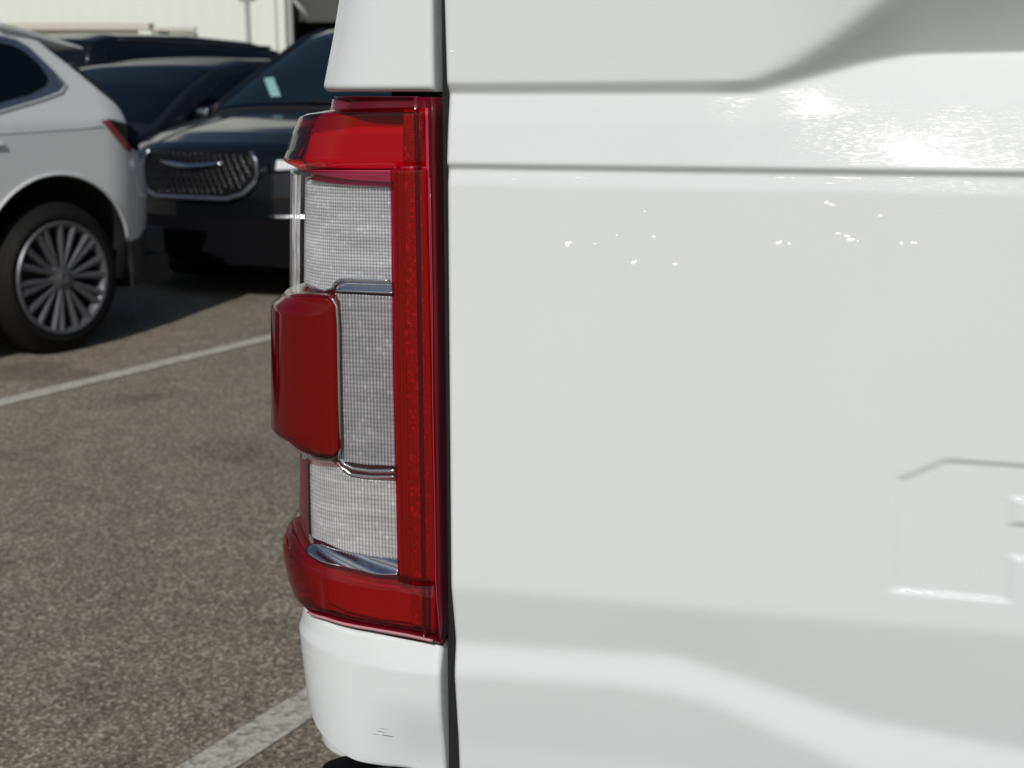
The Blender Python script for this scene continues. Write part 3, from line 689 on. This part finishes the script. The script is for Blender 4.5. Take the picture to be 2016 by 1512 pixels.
# ------------------------------------------------------------------ cars
class Car:
    """ring-lofted car body; local x runs front -> rear or rear -> front as the tables say, y<0 is the near side"""
    def __init__(s, w, ins, zbot, ztop, belt, tumble, yc, x0, x1, arches=(), crown=3., shoulder=.07, nx=150, warp=None):
        s.w, s.ins, s.zbot, s.ztop, s.belt, s.tumble, s.yc, s.x0, s.x1 = w, ins, zbot, ztop, belt, tumble, yc, x0, x1
        s.arches = arches; s.crown = crown; s.sh = shoulder; s.nx = nx; s.warp = warp or (lambda p: p)
    def half(s, x, z):                                 # half width
        z = np.asarray(z, float)
        return s.w - s.ins(x) - s.tumble * np.maximum(z - s.belt(x), 0) - .10 * np.maximum(s.belt(x) - .22 - z, 0) ** 2 * 2
    def bot(s, x):
        b = float(s.zbot(x))
        for cx, r, cz in s.arches:
            if abs(x - cx) < r: b = max(b, cz + math.sqrt(r * r - (x - cx) ** 2))
        return b
    def ring(s, x, nS=26, nT=12):
        zb = s.bot(x); zt = float(s.ztop(x)); zs = max(zt - s.sh, zb + .01); z = np.linspace(zb, zs, nS); y = s.half(x, z)
        ys = float(y[-1]); u = np.linspace(0, 1, nT + 1)[1:]; ang = u * math.pi / 2
        yt = ys * np.cos(ang) ** (2 / s.crown) ; zt_ = zs + (zt - zs) * np.sin(ang) ** (2 / s.crown)
        return [(x, float(-a), float(b)) for a, b in zip(y, z)] + [(x, float(-a), float(b)) for a, b in zip(yt, zt_)]
    def body(s, name, mat, parent, cap=(.06, .06)):
        xs = list(np.linspace(s.x0, s.x1, s.nx))
        for cx, r, cz in s.arches: xs += [cx + r * math.cos(t) for t in np.linspace(.01, math.pi - .01, 40)]
        xs = sorted(x for x in xs if s.x0 <= x <= s.x1); rows = []
        for x in xs:
            h = s.ring(x); full = h + [(p[0], -p[1], p[2]) for p in h[:-1][::-1]]; rows.append(full)
        P = np.array(rows); P = s.wp(P); mb = MB().grid(P)
        for end, bulge in ((0, -cap[0]), (-1, cap[1])):
            h = s.ring(xs[end]); m = 13; G = []
            for p in h[:-1]:
                row = [];
                for k in range(m):
                    t = -1 + 2 * k / (m - 1); row.append((p[0] + bulge * (1 - t * t), p[1] * -t, p[2]))
                G.append(row)
            mb.grid(s.wp(np.array(G)))
        return mb.build(name, mat, parent, auto=50)
    def wp(s, P):
        P = P.copy(); P[..., 1] += s.yc; Q = P.reshape(-1, 3)
        for i in range(len(Q)): Q[i] = s.warp(Q[i])
        return Q.reshape(P.shape)
    def side(s, x, z, off=0., sgn=-1):
        return s.wp(np.array([[(x, sgn * (float(s.half(x, z)) + off), z)]]))[0, 0]
    def side_patch(s, name, mat, parent, lo, hi, off=.004, nx=30, nz=10, sgn=-1, x0=None, x1=None, auto=None):
        xs = np.linspace(x0 if x0 is not None else max(lo[0][0], hi[0][0]), x1 if x1 is not None else min(lo[-1][0], hi[-1][0]), nx); G = []
        for x in xs:
            a, b = float(itp(x, lo)), float(itp(x, hi)); G.append([s.side(x, a + (b - a) * t, off, sgn) for t in np.linspace(0, 1, nz)])
        G = np.array(G); return MB().grid(G).build(name, mat, parent, auto=auto)
    def top(s, x, u, off=0.):                          # point across the top, u in -1..1
        zt = float(s.ztop(x)); zs = zt - s.sh; ys = float(s.half(x, zs)); c = min(1, abs(u)); ang = math.acos(min(1, c ** (s.crown / 2)))
        return s.wp(np.array([[(x, u * ys, zs + (zt - zs) * math.sin(ang) ** (2 / s.crown) + off)]]))[0, 0]
    def top_patch(s, name, mat, parent, x0, x1, u0, u1, off=.006, nx=16, nu=20):
        G = np.array([[s.top(x, float(np.interp(k, [0, 1], [u0(x), u1(x)])), off) for k in np.linspace(0, 1, nu)] for x in np.linspace(x0, x1, nx)])
        return MB().grid(G).build(name, mat, parent)

def wheel(parent, x, y, z, R, rr, name='wheel', spokes=10, sgn=-1, wd=.23):
    w = bpy.data.objects.new(name, None); SC.collection.objects.link(w); w.parent = parent; w.location = (x, y, z)
    if sgn > 0: w.rotation_euler = (0, 0, math.pi)
    # outer face at y = 0, tyre runs to +wd
    sh = R - .03
    t = MB().lathe([(.012, rr + .0), (-.004, rr + .012), (-.012, rr + .05), (-.006, R - .045), (.012, R - .014), (.03, R - .002), (.05, R), (wd * .5, R + .002), (wd - .05, R), (wd - .03, R - .004), (wd - .006, R - .04), (wd, rr + .04), (wd, rr)], 72)
    t.build('tyre', 'tyre', w)
    r = MB().lathe([(.03, rr - .026), (.0, rr - .020), (-.010, rr - .010), (-.012, rr), (-.002, rr + .006), (.02, rr + .004), (wd - .02, rr + .0), (wd - .02, rr - .02), (.05, rr - .022)], 72)
    for k in range(spokes):
        for e in (-1, 1):
            base = 2 * math.pi * (k + .18) / spokes; a0 = base + e * .035; a1 = base + e * (.095 if k % 2 else .165)
            p0 = Vector((math.cos(a0) * .045, .006, math.sin(a0) * .045)); p1 = Vector((math.cos(a1) * (rr - .012), -.004, math.sin(a1) * (rr - .012)))
            tn = (p1 - p0).normalized(); sd_ = tn.cross(Vector((0, 1, 0))).normalized(); V = []
            for p, hw in ((p0, .0095), (p1, .0185)):
                for sx, yy in ((-hw, .03), (-hw, .004), (-hw * .35, -.004), (hw * .35, -.004), (hw, .004), (hw, .03)): V.append(tuple(p + sd_ * sx + Vector((0, yy, 0))))
            r.add(V, [(i, i + 1, i + 7, i + 6) for i in range(5)] + [(0, 5, 11, 6), tuple(range(6)), tuple(range(6, 12))])
    r.lathe([(.04, .001), (-.008, .002), (-.012, .024), (-.004, .034), (.004, .062), (.03, .068)], 32)
    r.build('rim', 'alloy', w, auto=35)
    d = MB().lathe([(.075, .001), (.07, rr * .68), (.08, rr * .7), (.10, rr - .03)], 40); d.build('brake_disc', 'black_plastic', w)
    return w

CAXIS = math.radians(29.6); CROT = math.pi / 2 - CAXIS
CD = np.array([math.sin(CAXIS), math.cos(CAXIS)]); CM = np.array([CD[1], -CD[0]])       # CM = near-side normal

# ---- the rest of the pickup: bed side, cab and bonnet ahead of the lamp
tk = Car(.93, lambda x: .5 * max(0, x - 5.3) ** 2, lambda x: itp(x, [(.25, .50), (2.0, .46), (5.4, .46), (5.8, .5)]),
         lambda x: itp(x, [(.25, 1.28), (2.0, 1.28), (2.03, 1.32), (2.16, 1.84), (2.6, 1.93), (3.9, 1.92), (4.15, 1.86), (4.72, 1.42), (5.2, 1.36), (5.6, 1.28), (5.8, 1.12)]), lambda x: 1.08 + 0 * x, .22, 0., .25, 5.8,
         arches=((1.12, .46, .42), (4.86, .46, .42)), crown=3., shoulder=.05, nx=150, warp=lambda p: np.array([.80 + p[1], p[0], p[2]]))
tk.body('cab_and_bed', 'white', truck, cap=(.0, .04))
tk.top_patch('bed_cover', 'fascia', truck, .30, 1.98, lambda x: -.93, lambda x: .93, .006)
tk.top_patch('windscreen', 'glass', truck, 4.2, 4.68, lambda x: -.92, lambda x: .92, .008)
for sg in (-1, 1):
    tk.side_patch('side_window', 'glass', truck, [(2.25, 1.16), (4.5, 1.14)], [(2.25, 1.66), (2.45, 1.74), (3.9, 1.74), (4.5, 1.30)], .006, 40, 8, sgn=sg)
    for x in (3.2, 4.35): MB().tube([tk.side(x, z, .001, sg) for z in np.linspace(.5, 1.14, 8)], .003, 6).build('door_seam', 'rubber', truck)
    for x in (3.05, 4.2): MB().tube([tk.side(x - .12 + .2 * t, 1.05, .022, sg) for t in np.linspace(0, 1, 5)], .014, 8).build('door_handle', 'white', truck)
    for x in (1.12, 4.86):
        w_ = wheel(truck, .80 + sg * .92, x, .41, .41, .26, sgn=-1); w_.rotation_euler = (0, 0, -math.pi / 2 if sg < 0 else math.pi / 2)
MB().box((.80, 3.0, .52), (1.5, 5.2, .2)).build('underbody', 'rubber', truck, smooth=False)

# ---- white crossover (rear quarter in view). local x: 0 at rear wheel, + to the tail
WY = .07
suv = empty('crossover_car', (-2.076 - CM[0] * .93, 5.85 - CM[1] * .93, 0), CROT, 'silver white crossover car parked in the next bay, its rear wheel and quarter in view', 'car')
ztop_s = [(-3.75, .66), (-3.55, .82), (-2.9, .95), (-2.35, 1.03), (-1.55, 1.50), (-1.2, 1.585), (-.6, 1.58), (-.1, 1.53), (.0, 1.50), (.06, 1.465), (.12, 1.415), (.18, 1.372), (.24, 1.33), (.35, 1.24), (.44, 1.18), (.475, 1.12), (.51, 1.04), (.58, .965), (.68, .87), (.78, .78), (.88, .69), (.93, .63), (.955, .60)]
zbot_s = [(-3.75, .34), (-3.5, .24), (-2.9, .22), (-.4, .24), (.33, .46), (.42, .465), (.55, .47), (.85, .55), (.955, .585)]
S_ = Car(.93, lambda x: 1.0 * max(0, x - .3) ** 2 + .35 * max(0, -x - 3.0) ** 2, lambda x: itp(x, zbot_s), lambda x: itp(x, ztop_s), lambda x: 1.05 + 0 * x, .32, 0., -3.75, .955, arches=((0., .455, .364), (-2.80, .44, .364)), crown=2.6, shoulder=.06, nx=240)
S_.body('body', 'suv_paint', suv, cap=(.1, .02))
lo_w = [(-1.7, 1.04), (-.6, 1.085), (-.25, 1.145), (-.07, 1.182), (.02, 1.215), (.052, 1.25)]
hi_w = [(-1.7, 1.20), (-1.45, 1.34), (-1.0, 1.41), (-.3, 1.412), (-.15, 1.400), (-.086, 1.391), (-.03, 1.362), (.03, 1.305), (.052, 1.25)]
S_.side_patch('side_window', 'glass', suv, lo_w, hi_w, .006, 60, 10)
lo_t = [(-1.78, 1.00), (-.6, 1.045), (-.25, 1.110), (-.02, 1.158), (.10, 1.190), (.14, 1.225)]
hi_t = [(-1.78, 1.18), (-1.5, 1.36), (-1.0, 1.445), (-.3, 1.445), (-.138, 1.432), (-.062, 1.420), (.0, 1.388), (.105, 1.285), (.14, 1.225)]
S_.side_patch('window_frame', 'satin', suv, lo_t, hi_t, .003, 60, 10)
loop = [S_.side(x, z, .005) for x, z in lo_t] + [S_.side(x, z, .005) for x, z in hi_t[::-1]]
MB().tube(loop, .004, 8).build('window_bead', 'suv_paint', suv)
for sg in (1,): S_.side_patch('side_window', 'glass', suv, lo_w, hi_w, .006, 60, 8, sgn=sg)
S_.side_patch('tail_light', 'tail_red', suv, [(.288, 1.058), (.36, .992), (.44, .925), (.50, .905)], [(.288, 1.062), (.33, 1.064), (.43, .975), (.50, .93)], .006, 20, 6)
S_.side_patch('tail_light', 'glass', suv, [(.33, 1.064), (.43, .975), (.50, .93), (.60, .90)], [(.33, 1.070), (.44, 1.05), (.52, 1.03), (.60, 1.0)], .0065, 20, 6)
S_.top_patch('rear_window', 'glass', suv, .17, .44, lambda x: -.93, lambda x: .93, .008)
rows = []
for y in np.linspace(-1, 1, 31):
    e = min(1., .35 + (1 - abs(y)) / .03); cr = .012 * (1 - y * y); mid = [(-.14, 1.484), (.0, 1.464), (.10, 1.443), (.22, 1.418), (.305, 1.398)]
    up = [(x, y * .822, z + cr) for x, z in mid]; lo = [(x - .02, y * .822, z + cr - (.040 if x < .3 else .016) * e) for x, z in mid][::-1]
    rows.append(up + [(.310, y * .822, 1.390 + cr)] + lo + up[:1])
mbs = MB().grid(np.array(rows))
for r_ in (rows[0], rows[-1]): mbs.add(r_[:-1], [tuple(range(len(r_) - 1))])
mbs.build('spoiler', 'suv_paint', suv, auto=50)
for pts in ([(-.62, z) for z in np.linspace(.42, 1.02, 10)], [(-1.75, z) for z in np.linspace(.30, 1.0, 10)]):
    MB().tube([S_.side(x + .12 * (z - .4), z, -.001) for x, z in pts], .0035, 6).build('door_seam', 'rubber', suv)
MB().tube([S_.side(x, 1.015 + .03 * (x + .28), .001) for x in np.linspace(-3.2, .30, 30)], .0025, 8).build('shoulder_crease', 'suv_paint', suv)
hs = [S_.top(x, -.985, .004) for x in np.linspace(.20, .45, 12)]
MB().tube(hs, .014, 8).build('hatch_seal', 'rubber', suv)
# arch lip, under cladding
lip = [S_.side(x, z, .004) for x, z in [(.462 * math.cos(t), .364 + .462 * math.sin(t)) for t in np.linspace(.25, math.pi - .1, 40)]]
MB().tube(lip, .006, 8).build('arch_lip', 'suv_paint', suv)
cl = [(.34, .30), (.36, .44), (.5, .45), (.85, .53), (.95, .58)]
S_.side_patch('bumper_cladding', 'black_plastic', suv, [(.36, .30), (.6, .28), (.93, .34)], [(.36, .47), (.55, .475), (.80, .545), (.93, .60)], .002, 24, 6)
S_.side_patch('bumper_cladding', 'black_plastic', suv, [(.36, .30), (.6, .28), (.93, .34)], [(.36, .47), (.55, .475), (.80, .545), (.93, .60)], .002, 24, 6, sgn=1)
MB().box((-.37, -.932, .965), (.20, .022, .024), bev=.01).build('door_handle', 'suv_paint', suv)
MB().box((-1.4, 0, .30), (4.5, 1.5, .14)).build('underbody', 'rubber', suv, smooth=False)
for cx in (0., -2.8):
    MB().lathe([(.03, .458), (.30, .46), (.30, .01)], 40, (cx, -.93 + .0, .364), (-.25, 3.40)).build('wheel_well', 'rubber', suv)
    MB().lathe([(-.03, .458), (-.30, .46), (-.30, .01)], 40, (cx, .93, .364), (-.25, 3.40)).build('wheel_well', 'rubber', suv)
    wheel(suv, cx, -.925, .350, .350, .258)
    wheel(suv, cx, .925, .350, .350, .258, sgn=1)
MB().box((.78, 0, .42), (.34, 1.3, .16), bev=.03).build('rear_valance', 'black_plastic', suv)

# ---- black minivan facing the camera. local x: 0 at nose, + to the rear
def minivan(name, loc, label, mat, body_h=1.0, detail=True):
    v = empty(name, loc, CROT, label, 'minivan')
    zt = [(0, .80), (.04, .86), (.12, .905), (.35, .965), (.8, 1.045), (1.08, 1.085), (1.16, 1.10), (1.6, 1.37), (2.05, 1.62), (2.3, 1.70), (2.7, 1.745), (3.6, 1.76), (4.6, 1.70), (4.85, 1.62), (5.0, 1.2), (5.08, .9)]
    zb = [(0, .21), (.3, .20), (4.9, .24), (5.08, .32)]
    def warp(p):                                          # rounded nose in plan
        q = p.copy(); f = max(0., 1 - p[0] / 1.1); q[0] += .34 * f * abs(p[1] / .98) ** 2.4 + .10 * max(0, 1 - p[0] / .5) * max(0, p[2] - .62) * 2.0; return q
    c = Car(.985, lambda x: .10 * max(0, .5 - x) ** 1.5 + .3 * max(0, x - 4.5) ** 2, lambda x: itp(x, zb), lambda x: itp(x, zt), lambda x: 1.02 + 0 * x, .27, 0., 0., 5.08,
            arches=((.98, .40, .36), (4.02, .40, .36)), crown=2.8, shoulder=.09, nx=170, warp=warp)
    c.body('body', mat, v, cap=(.05, .04))
    c.top_patch('windscreen', 'teal_glass', v, 1.20, 2.22, lambda x: -.93, lambda x: .93, .010)
    for sg in (-1, 1):
        c.side_patch('side_window', 'glass', v, [(1.7, 1.06), (2.2, 1.08), (4.6, 1.14)], [(1.7, 1.10), (2.25, 1.50), (2.5, 1.56), (4.4, 1.58), (4.6, 1.45)], .006, 40, 8, sgn=sg)
        for cx in (.98, 4.02):
            MB().lathe([(-.02 * sg, .43), (-.30 * sg, .43), (-.30 * sg, .01)], 36, (cx, .975 * sg, .36)).build('wheel_well', 'rubber', v)
    wheel(v, .98, -.975, .345, .345, .235, sgn=-1); wheel(v, .98, .975, .345, .345, .235, sgn=1); wheel(v, 4.02, -.975, .345, .345, .235); wheel(v, 4.02, .975, .345, .345, .235, sgn=1)
    MB().box((2.6, 0, .30), (4.6, 1.6, .16)).build('underbody', 'rubber', v, smooth=False)
    def fr(y, z, off=0.):                                   # point on the nose
        p = c.wp(np.array([[(-.05 * (1 - (y / .97) ** 2) - off, y, z)]]))[0, 0]; return p
    # grille mesh and U-shaped surround
    hw = lambda z: float(itp(z, [(.60, .28), (.63, .38), (.68, .43), (.74, .455), (.82, .43), (.87, .40)]))
    G = np.array([[fr(hw(z) * t, z, .012) for t in np.linspace(-1, 1, 30)] for z in np.linspace(.60, .865, 14)])
    MB().grid(G).build('grille', 'grille', v)
    lat = MB()
    for dgn in (-1, 1):
        for k in range(-34, 35):
            pts = []
            for z in np.linspace(.602, .862, 9):
                y = k * .045 + dgn * (z - .73) * .62
                if abs(y) < hw(z) - .008: pts.append(fr(y, z, .018))
            if len(pts) > 2: lat.tube(pts, .0042, 6)
    lat.build('grille_lattice', 'lattice', v)
    pth = [fr(s_ * hw(z), z, .02) for s_, z in [(-1, .865), (-1, .82), (-1, .74), (-1, .70), (-1, .66), (-1, .63)]] + [fr(t * .28, .597, .02) for t in np.linspace(-1, 1, 9)] + [fr(s_ * hw(z), z, .02) for s_, z in [(1, .63), (1, .66), (1, .70), (1, .74), (1, .82), (1, .865)]]
    MB().tube(pth, .014, 10).build('grille_surround', 'satin', v)
    wing = [fr(y, .775 + .025 * abs(y / .24) ** 1.3, .03) for y in np.linspace(-.24, .24, 15)]
    MB().tube(wing, [.006 + .014 * (1 - abs(t) ** 2) for t in np.linspace(-1, 1, 15)], 10).build('wing_emblem', 'mirror', v)
    for sg in (-1, 1):
        G = []
        for t in np.linspace(0, 1, 18):
            y = sg * (.50 + .36 * t); z0 = .745 + .035 * t; z1 = .80 + .09 * t
            G.append([fr(y, z0 + (z1 - z0) * k, .014) for k in np.linspace(0, 1, 7)])
        MB().grid(np.array(G)).build('headlight', 'glass', v)
        G = []
        for t in np.linspace(0, 1, 8):
            y = sg * (.55 + .22 * t); G.append([fr(y, .765 + .014 * t + .055 * k * (1 - .4 * t), .02) for k in np.linspace(0, 1, 5)])
        MB().grid(np.array(G)).build('lamp_element', 'lens_w', v)
        MB().tube([fr(sg * y, .50, .012) for y in np.linspace(.52, .78, 8)], .011, 8).build('bumper_trim', 'mirror', v)
        # door mirror
        MB().box((1.62, sg * 1.10, 1.10), (.12, .20, .14), bev=.045).build('door_mirror', mat, v)
    G = np.array([[fr(t * .84, z, .006) for t in np.linspace(-1, 1, 24)] for z in np.linspace(.22, .485, 6)])
    MB().grid(G).build('lower_grille', 'fascia', v)
    # creases of the bonnet
    for u in (-.55, .55): MB().tube([c.top(x, u * (1 - .18 * x), -.004) for x in np.linspace(.12, 1.05, 12)], .010, 8).build('bonnet_crease', mat, v)
    MB().tube([c.top(1.14, u, .004) for u in np.linspace(-.9, .9, 20)], .012, 8).build('cowl', 'rubber', v)
    MB().tube([c.top(1.18 + .02 * t, -.85 + .95 * t, .022) for t in np.linspace(0, 1, 8)], .007, 6).build('wiper', 'rubber', v)
    for sg in (-1, 1):
        pil = [c.top(x, sg * .965, .004) for x in np.linspace(1.20, 2.3, 14)]
        MB().tube(pil, .032, 8).build('windscreen_pillar', 'char_paint', v)
    return v, c
vn, vc = minivan('minivan', (-1.86, 7.55, 0), 'black minivan facing the camera, chrome framed honeycomb grille, behind the silver white car', 'black_paint')
# paper sheet behind the windscreen
pp = np.array([[vc.top(x, u + 1.25 * (x - 1.27), .014) for u in np.linspace(.40, .49, 4)] for x in np.linspace(1.27, 1.50, 4)])
MB().grid(pp).build('window_sticker', 'paper', vn)

# ---- dark sedan beyond, facing the camera like the minivan
def dark_car(name, loc, rot, label, mat, ztp, L, boxy, tint='glass'):
    v = empty(name, loc, rot, label, 'car')
    bel = .98 if not boxy else 1.1
    c = Car(.92, lambda x: .3 * max(0, .45 - x) ** 1.6 + .3 * max(0, x - L + .5) ** 1.8, lambda x: itp(x, [(0, .3), (.3, .22), (L - .3, .25), (L, .4)]), lambda x: itp(x, ztp), lambda x: bel + 0 * x, .30 if not boxy else .16, 0., 0., L,
            arches=((.9, .38, .35), (L - .95, .38, .35)), crown=2.7, shoulder=.07, nx=150)
    c.body('body', mat, v, cap=(.12, .05))
    return v, c
sed_top = [(0, .62), (.1, .74), (.5, .86), (1.15, .96), (1.25, .99), (1.7, 1.26), (2.05, 1.42), (2.5, 1.495), (3.1, 1.50), (3.7, 1.44), (4.3, 1.16), (4.6, 1.06), (4.85, .95)]
sed, sc_ = dark_car('sedan', (-4.02, 8.75, 0), CROT, 'dark blue grey sedan behind the silver white car, bright highlight on its door mirror', 'car', sed_top, 4.85, False) if False else dark_car('sedan', (-4.02, 8.75, 0), CROT, 'dark grey sedan behind the silver white car, bright glint on its door mirror', 'char_paint', sed_top, 4.85, False)
sc_.top_patch('windscreen', 'glass', sed, 1.28, 2.12, lambda x: -.93, lambda x: .93, .008)
for sg in (-1, 1):
    sc_.side_patch('side_window', 'glass', sed, [(1.6, 1.00), (2.2, 1.01), (3.9, 1.05)], [(1.6, 1.03), (2.15, 1.32), (2.5, 1.39), (3.3, 1.38), (3.9, 1.10)], .006, 40, 8, sgn=sg)
    MB().box((1.72, sg * 1.02, 1.05), (.10, .18, .11), bev=.04).build('door_mirror', 'char_paint', sed)
    for cx in (.9, 3.9): MB().lathe([(-.02 * sg, .40), (-.3 * sg, .40), (-.3 * sg, .01)], 30, (cx, .91 * sg, .35)).build('wheel_well', 'rubber', sed)
MB().box((1.655, -1.03, 1.06), (.03, .12, .06), bev=.012).build('mirror_trim', 'mirror', sed)
for cx in (.9, 3.9):
    wheel(sed, cx, -.90, .33, .33, .23); wheel(sed, cx, .90, .33, .33, .23, sgn=1)
MB().box((2.4, 0, .3), (4.4, 1.5, .14)).build('underbody', 'rubber', sed, smooth=False)
G = np.array([[(-.125 * (1 - (y / .86) ** 2) - .01, y, z) for y in np.linspace(-.45, .45, 14)] for z in np.linspace(.36, .60, 5)])
MB().grid(G).build('grille', 'grille', sed)

# ---- tall black sport utility, side on, further back
b_top = [(0, 1.0), (.03, 1.15), (.10, 1.60), (.18, 1.76), (.5, 1.835), (1.6, 1.87), (2.6, 1.84), (3.05, 1.76), (3.45, 1.52), (3.8, 1.24), (3.95, 1.13), (4.7, 1.03), (4.95, .8)]
su, sB = dark_car('sport_utility_car', (-5.02, 13.5, 0), CROT, 'tall black sport utility car seen side on below the white warehouse wall', 'black_paint', b_top, 4.95, True)
for sg in (-1, 1):
    sB.side_patch('side_window', 'glass', su, [(.35, 1.16), (2.0, 1.15), (3.6, 1.14)], [(.35, 1.64), (.5, 1.68), (2.6, 1.70), (2.95, 1.64), (3.6, 1.17)], .006, 40, 8, sgn=sg)
    MB().tube([sB.side(x, 1.76, .01, sg) for x in np.linspace(.5, 2.9, 12)], .014, 8).build('roof_rail', 'black_plastic', su)
    for cx in (.95, 4.0): wheel(su, cx, .91 * sg, .37, .37, .25, sgn=sg)
    MB().box((3.25, sg * 1.03, 1.2), (.12, .2, .16), bev=.05).build('door_mirror', 'black_paint', su)
MB().box((2.4, 0, .33), (4.4, 1.5, .16)).build('underbody', 'rubber', su, smooth=False)
MB().box((2.0, 0, 1.90), (.14, .04, .05), bev=.012).build('antenna_fin', 'black_plastic', su)

# ------------------------------------------------------------------ warehouse
wh = empty('warehouse', (-4.98, 30, 0), 0, 'white corrugated metal warehouse behind the parked cars', 'warehouse')
mb = MB(); xs = np.arange(-34, -.32, .1); n = len(xs)
prof_w = [0, 0, -.006, -.006] * (n // 4 + 1)
V = []; 
for i, x in enumerate(xs): V += [(x, prof_w[i], 0), (x, prof_w[i], 9)]
mb.add(V, [(2 * i, 2 * i + 2, 2 * i + 3, 2 * i + 1) for i in range(n - 1)]).build('wall', 'wall', wh, smooth=False)
MB().box((-.365, -.02, 4.5), (.06, .10, 9)).build('downspout', 'grey_trim', wh, smooth=False)
MB().box((-.235, -.08, 4.5), (.17, .24, 9)).build('pilaster', 'wall', wh, smooth=False)
MB().box((-.075, .04, 4.5), (.14, .24, 9)).build('door_jamb', 'grey_trim', wh, smooth=False)
MB().box((9, .5, 5.95), (18.0, .1, 6.1)).build('door_header', 'soffit', wh, smooth=False)
MB().box((6, 3, 1.9), (26.0, .1, 3.8)).build('doorway_shade_sheet', 'dark_gap', wh, smooth=False)  # near-black sheet painted as the unlit interior
MB().box((-8, 12, 9.1), (52, 24.3, .2)).build('roof', 'grey_trim', wh, smooth=False)
MB().tube([(.05, -.1, 3.35), (.35, -.1, 2.98)], .05, 8).build('wall_lamp', 'grey_trim', wh)
# low shed with louvred end in front of the warehouse
shd = empty('storage_shed', (-9.6, 27.5, 0), 0, 'low cream shed with a louvred end in front of the warehouse wall', 'shed')
mb = MB(); xs = np.arange(-1.4, 1.86, .08)
V = []
for i, x in enumerate(xs): V += [(x, -.02 * (i % 2), 0), (x, -.02 * (i % 2), 2.56)]
mb.add(V, [(2 * i, 2 * i + 2, 2 * i + 3, 2 * i + 1) for i in range(len(xs) - 1)]).build('wall', pbr('cream_siding', (.78, .76, .68), .6), shd, smooth=False)
MB().box((.30, -.08, 2.63), (3.6, .4, .13)).build('roof', 'wall_trim', shd, smooth=False)
mb = MB()
for k in range(9): mb.box((2.12 + k * .10, -.02, 1.27), (.045, .08, 2.54))
mb.build('louvre', 'wall_trim', shd, smooth=False)
MB().box((2.52, .12, 1.27), (.94, .1, 2.50)).build('louvre_back', 'wall', shd, smooth=False)
MB().box((2.53, -.04, 2.585), (.96, .16, .07)).build('louvre_cap', 'wall_trim', shd, smooth=False)
# slim post
pst = empty('lamp_post', (-5.25, 26.2, 0), 0, 'slim grey post with a short crossbar against the warehouse wall', 'lamp post')
MB().tube([(0, 0, 0), (0, 0, 3.05)], .055, 12).build('pole', 'grey_trim', pst)
MB().box((0, 0, 3.1), (.32, .12, .10), bev=.02).build('crossbar', 'grey_trim', pst)
MB().tube([(0, 0, 3.1), (0, 0, 4.6)], .035, 10).build('upper_pole', 'grey_trim', pst)
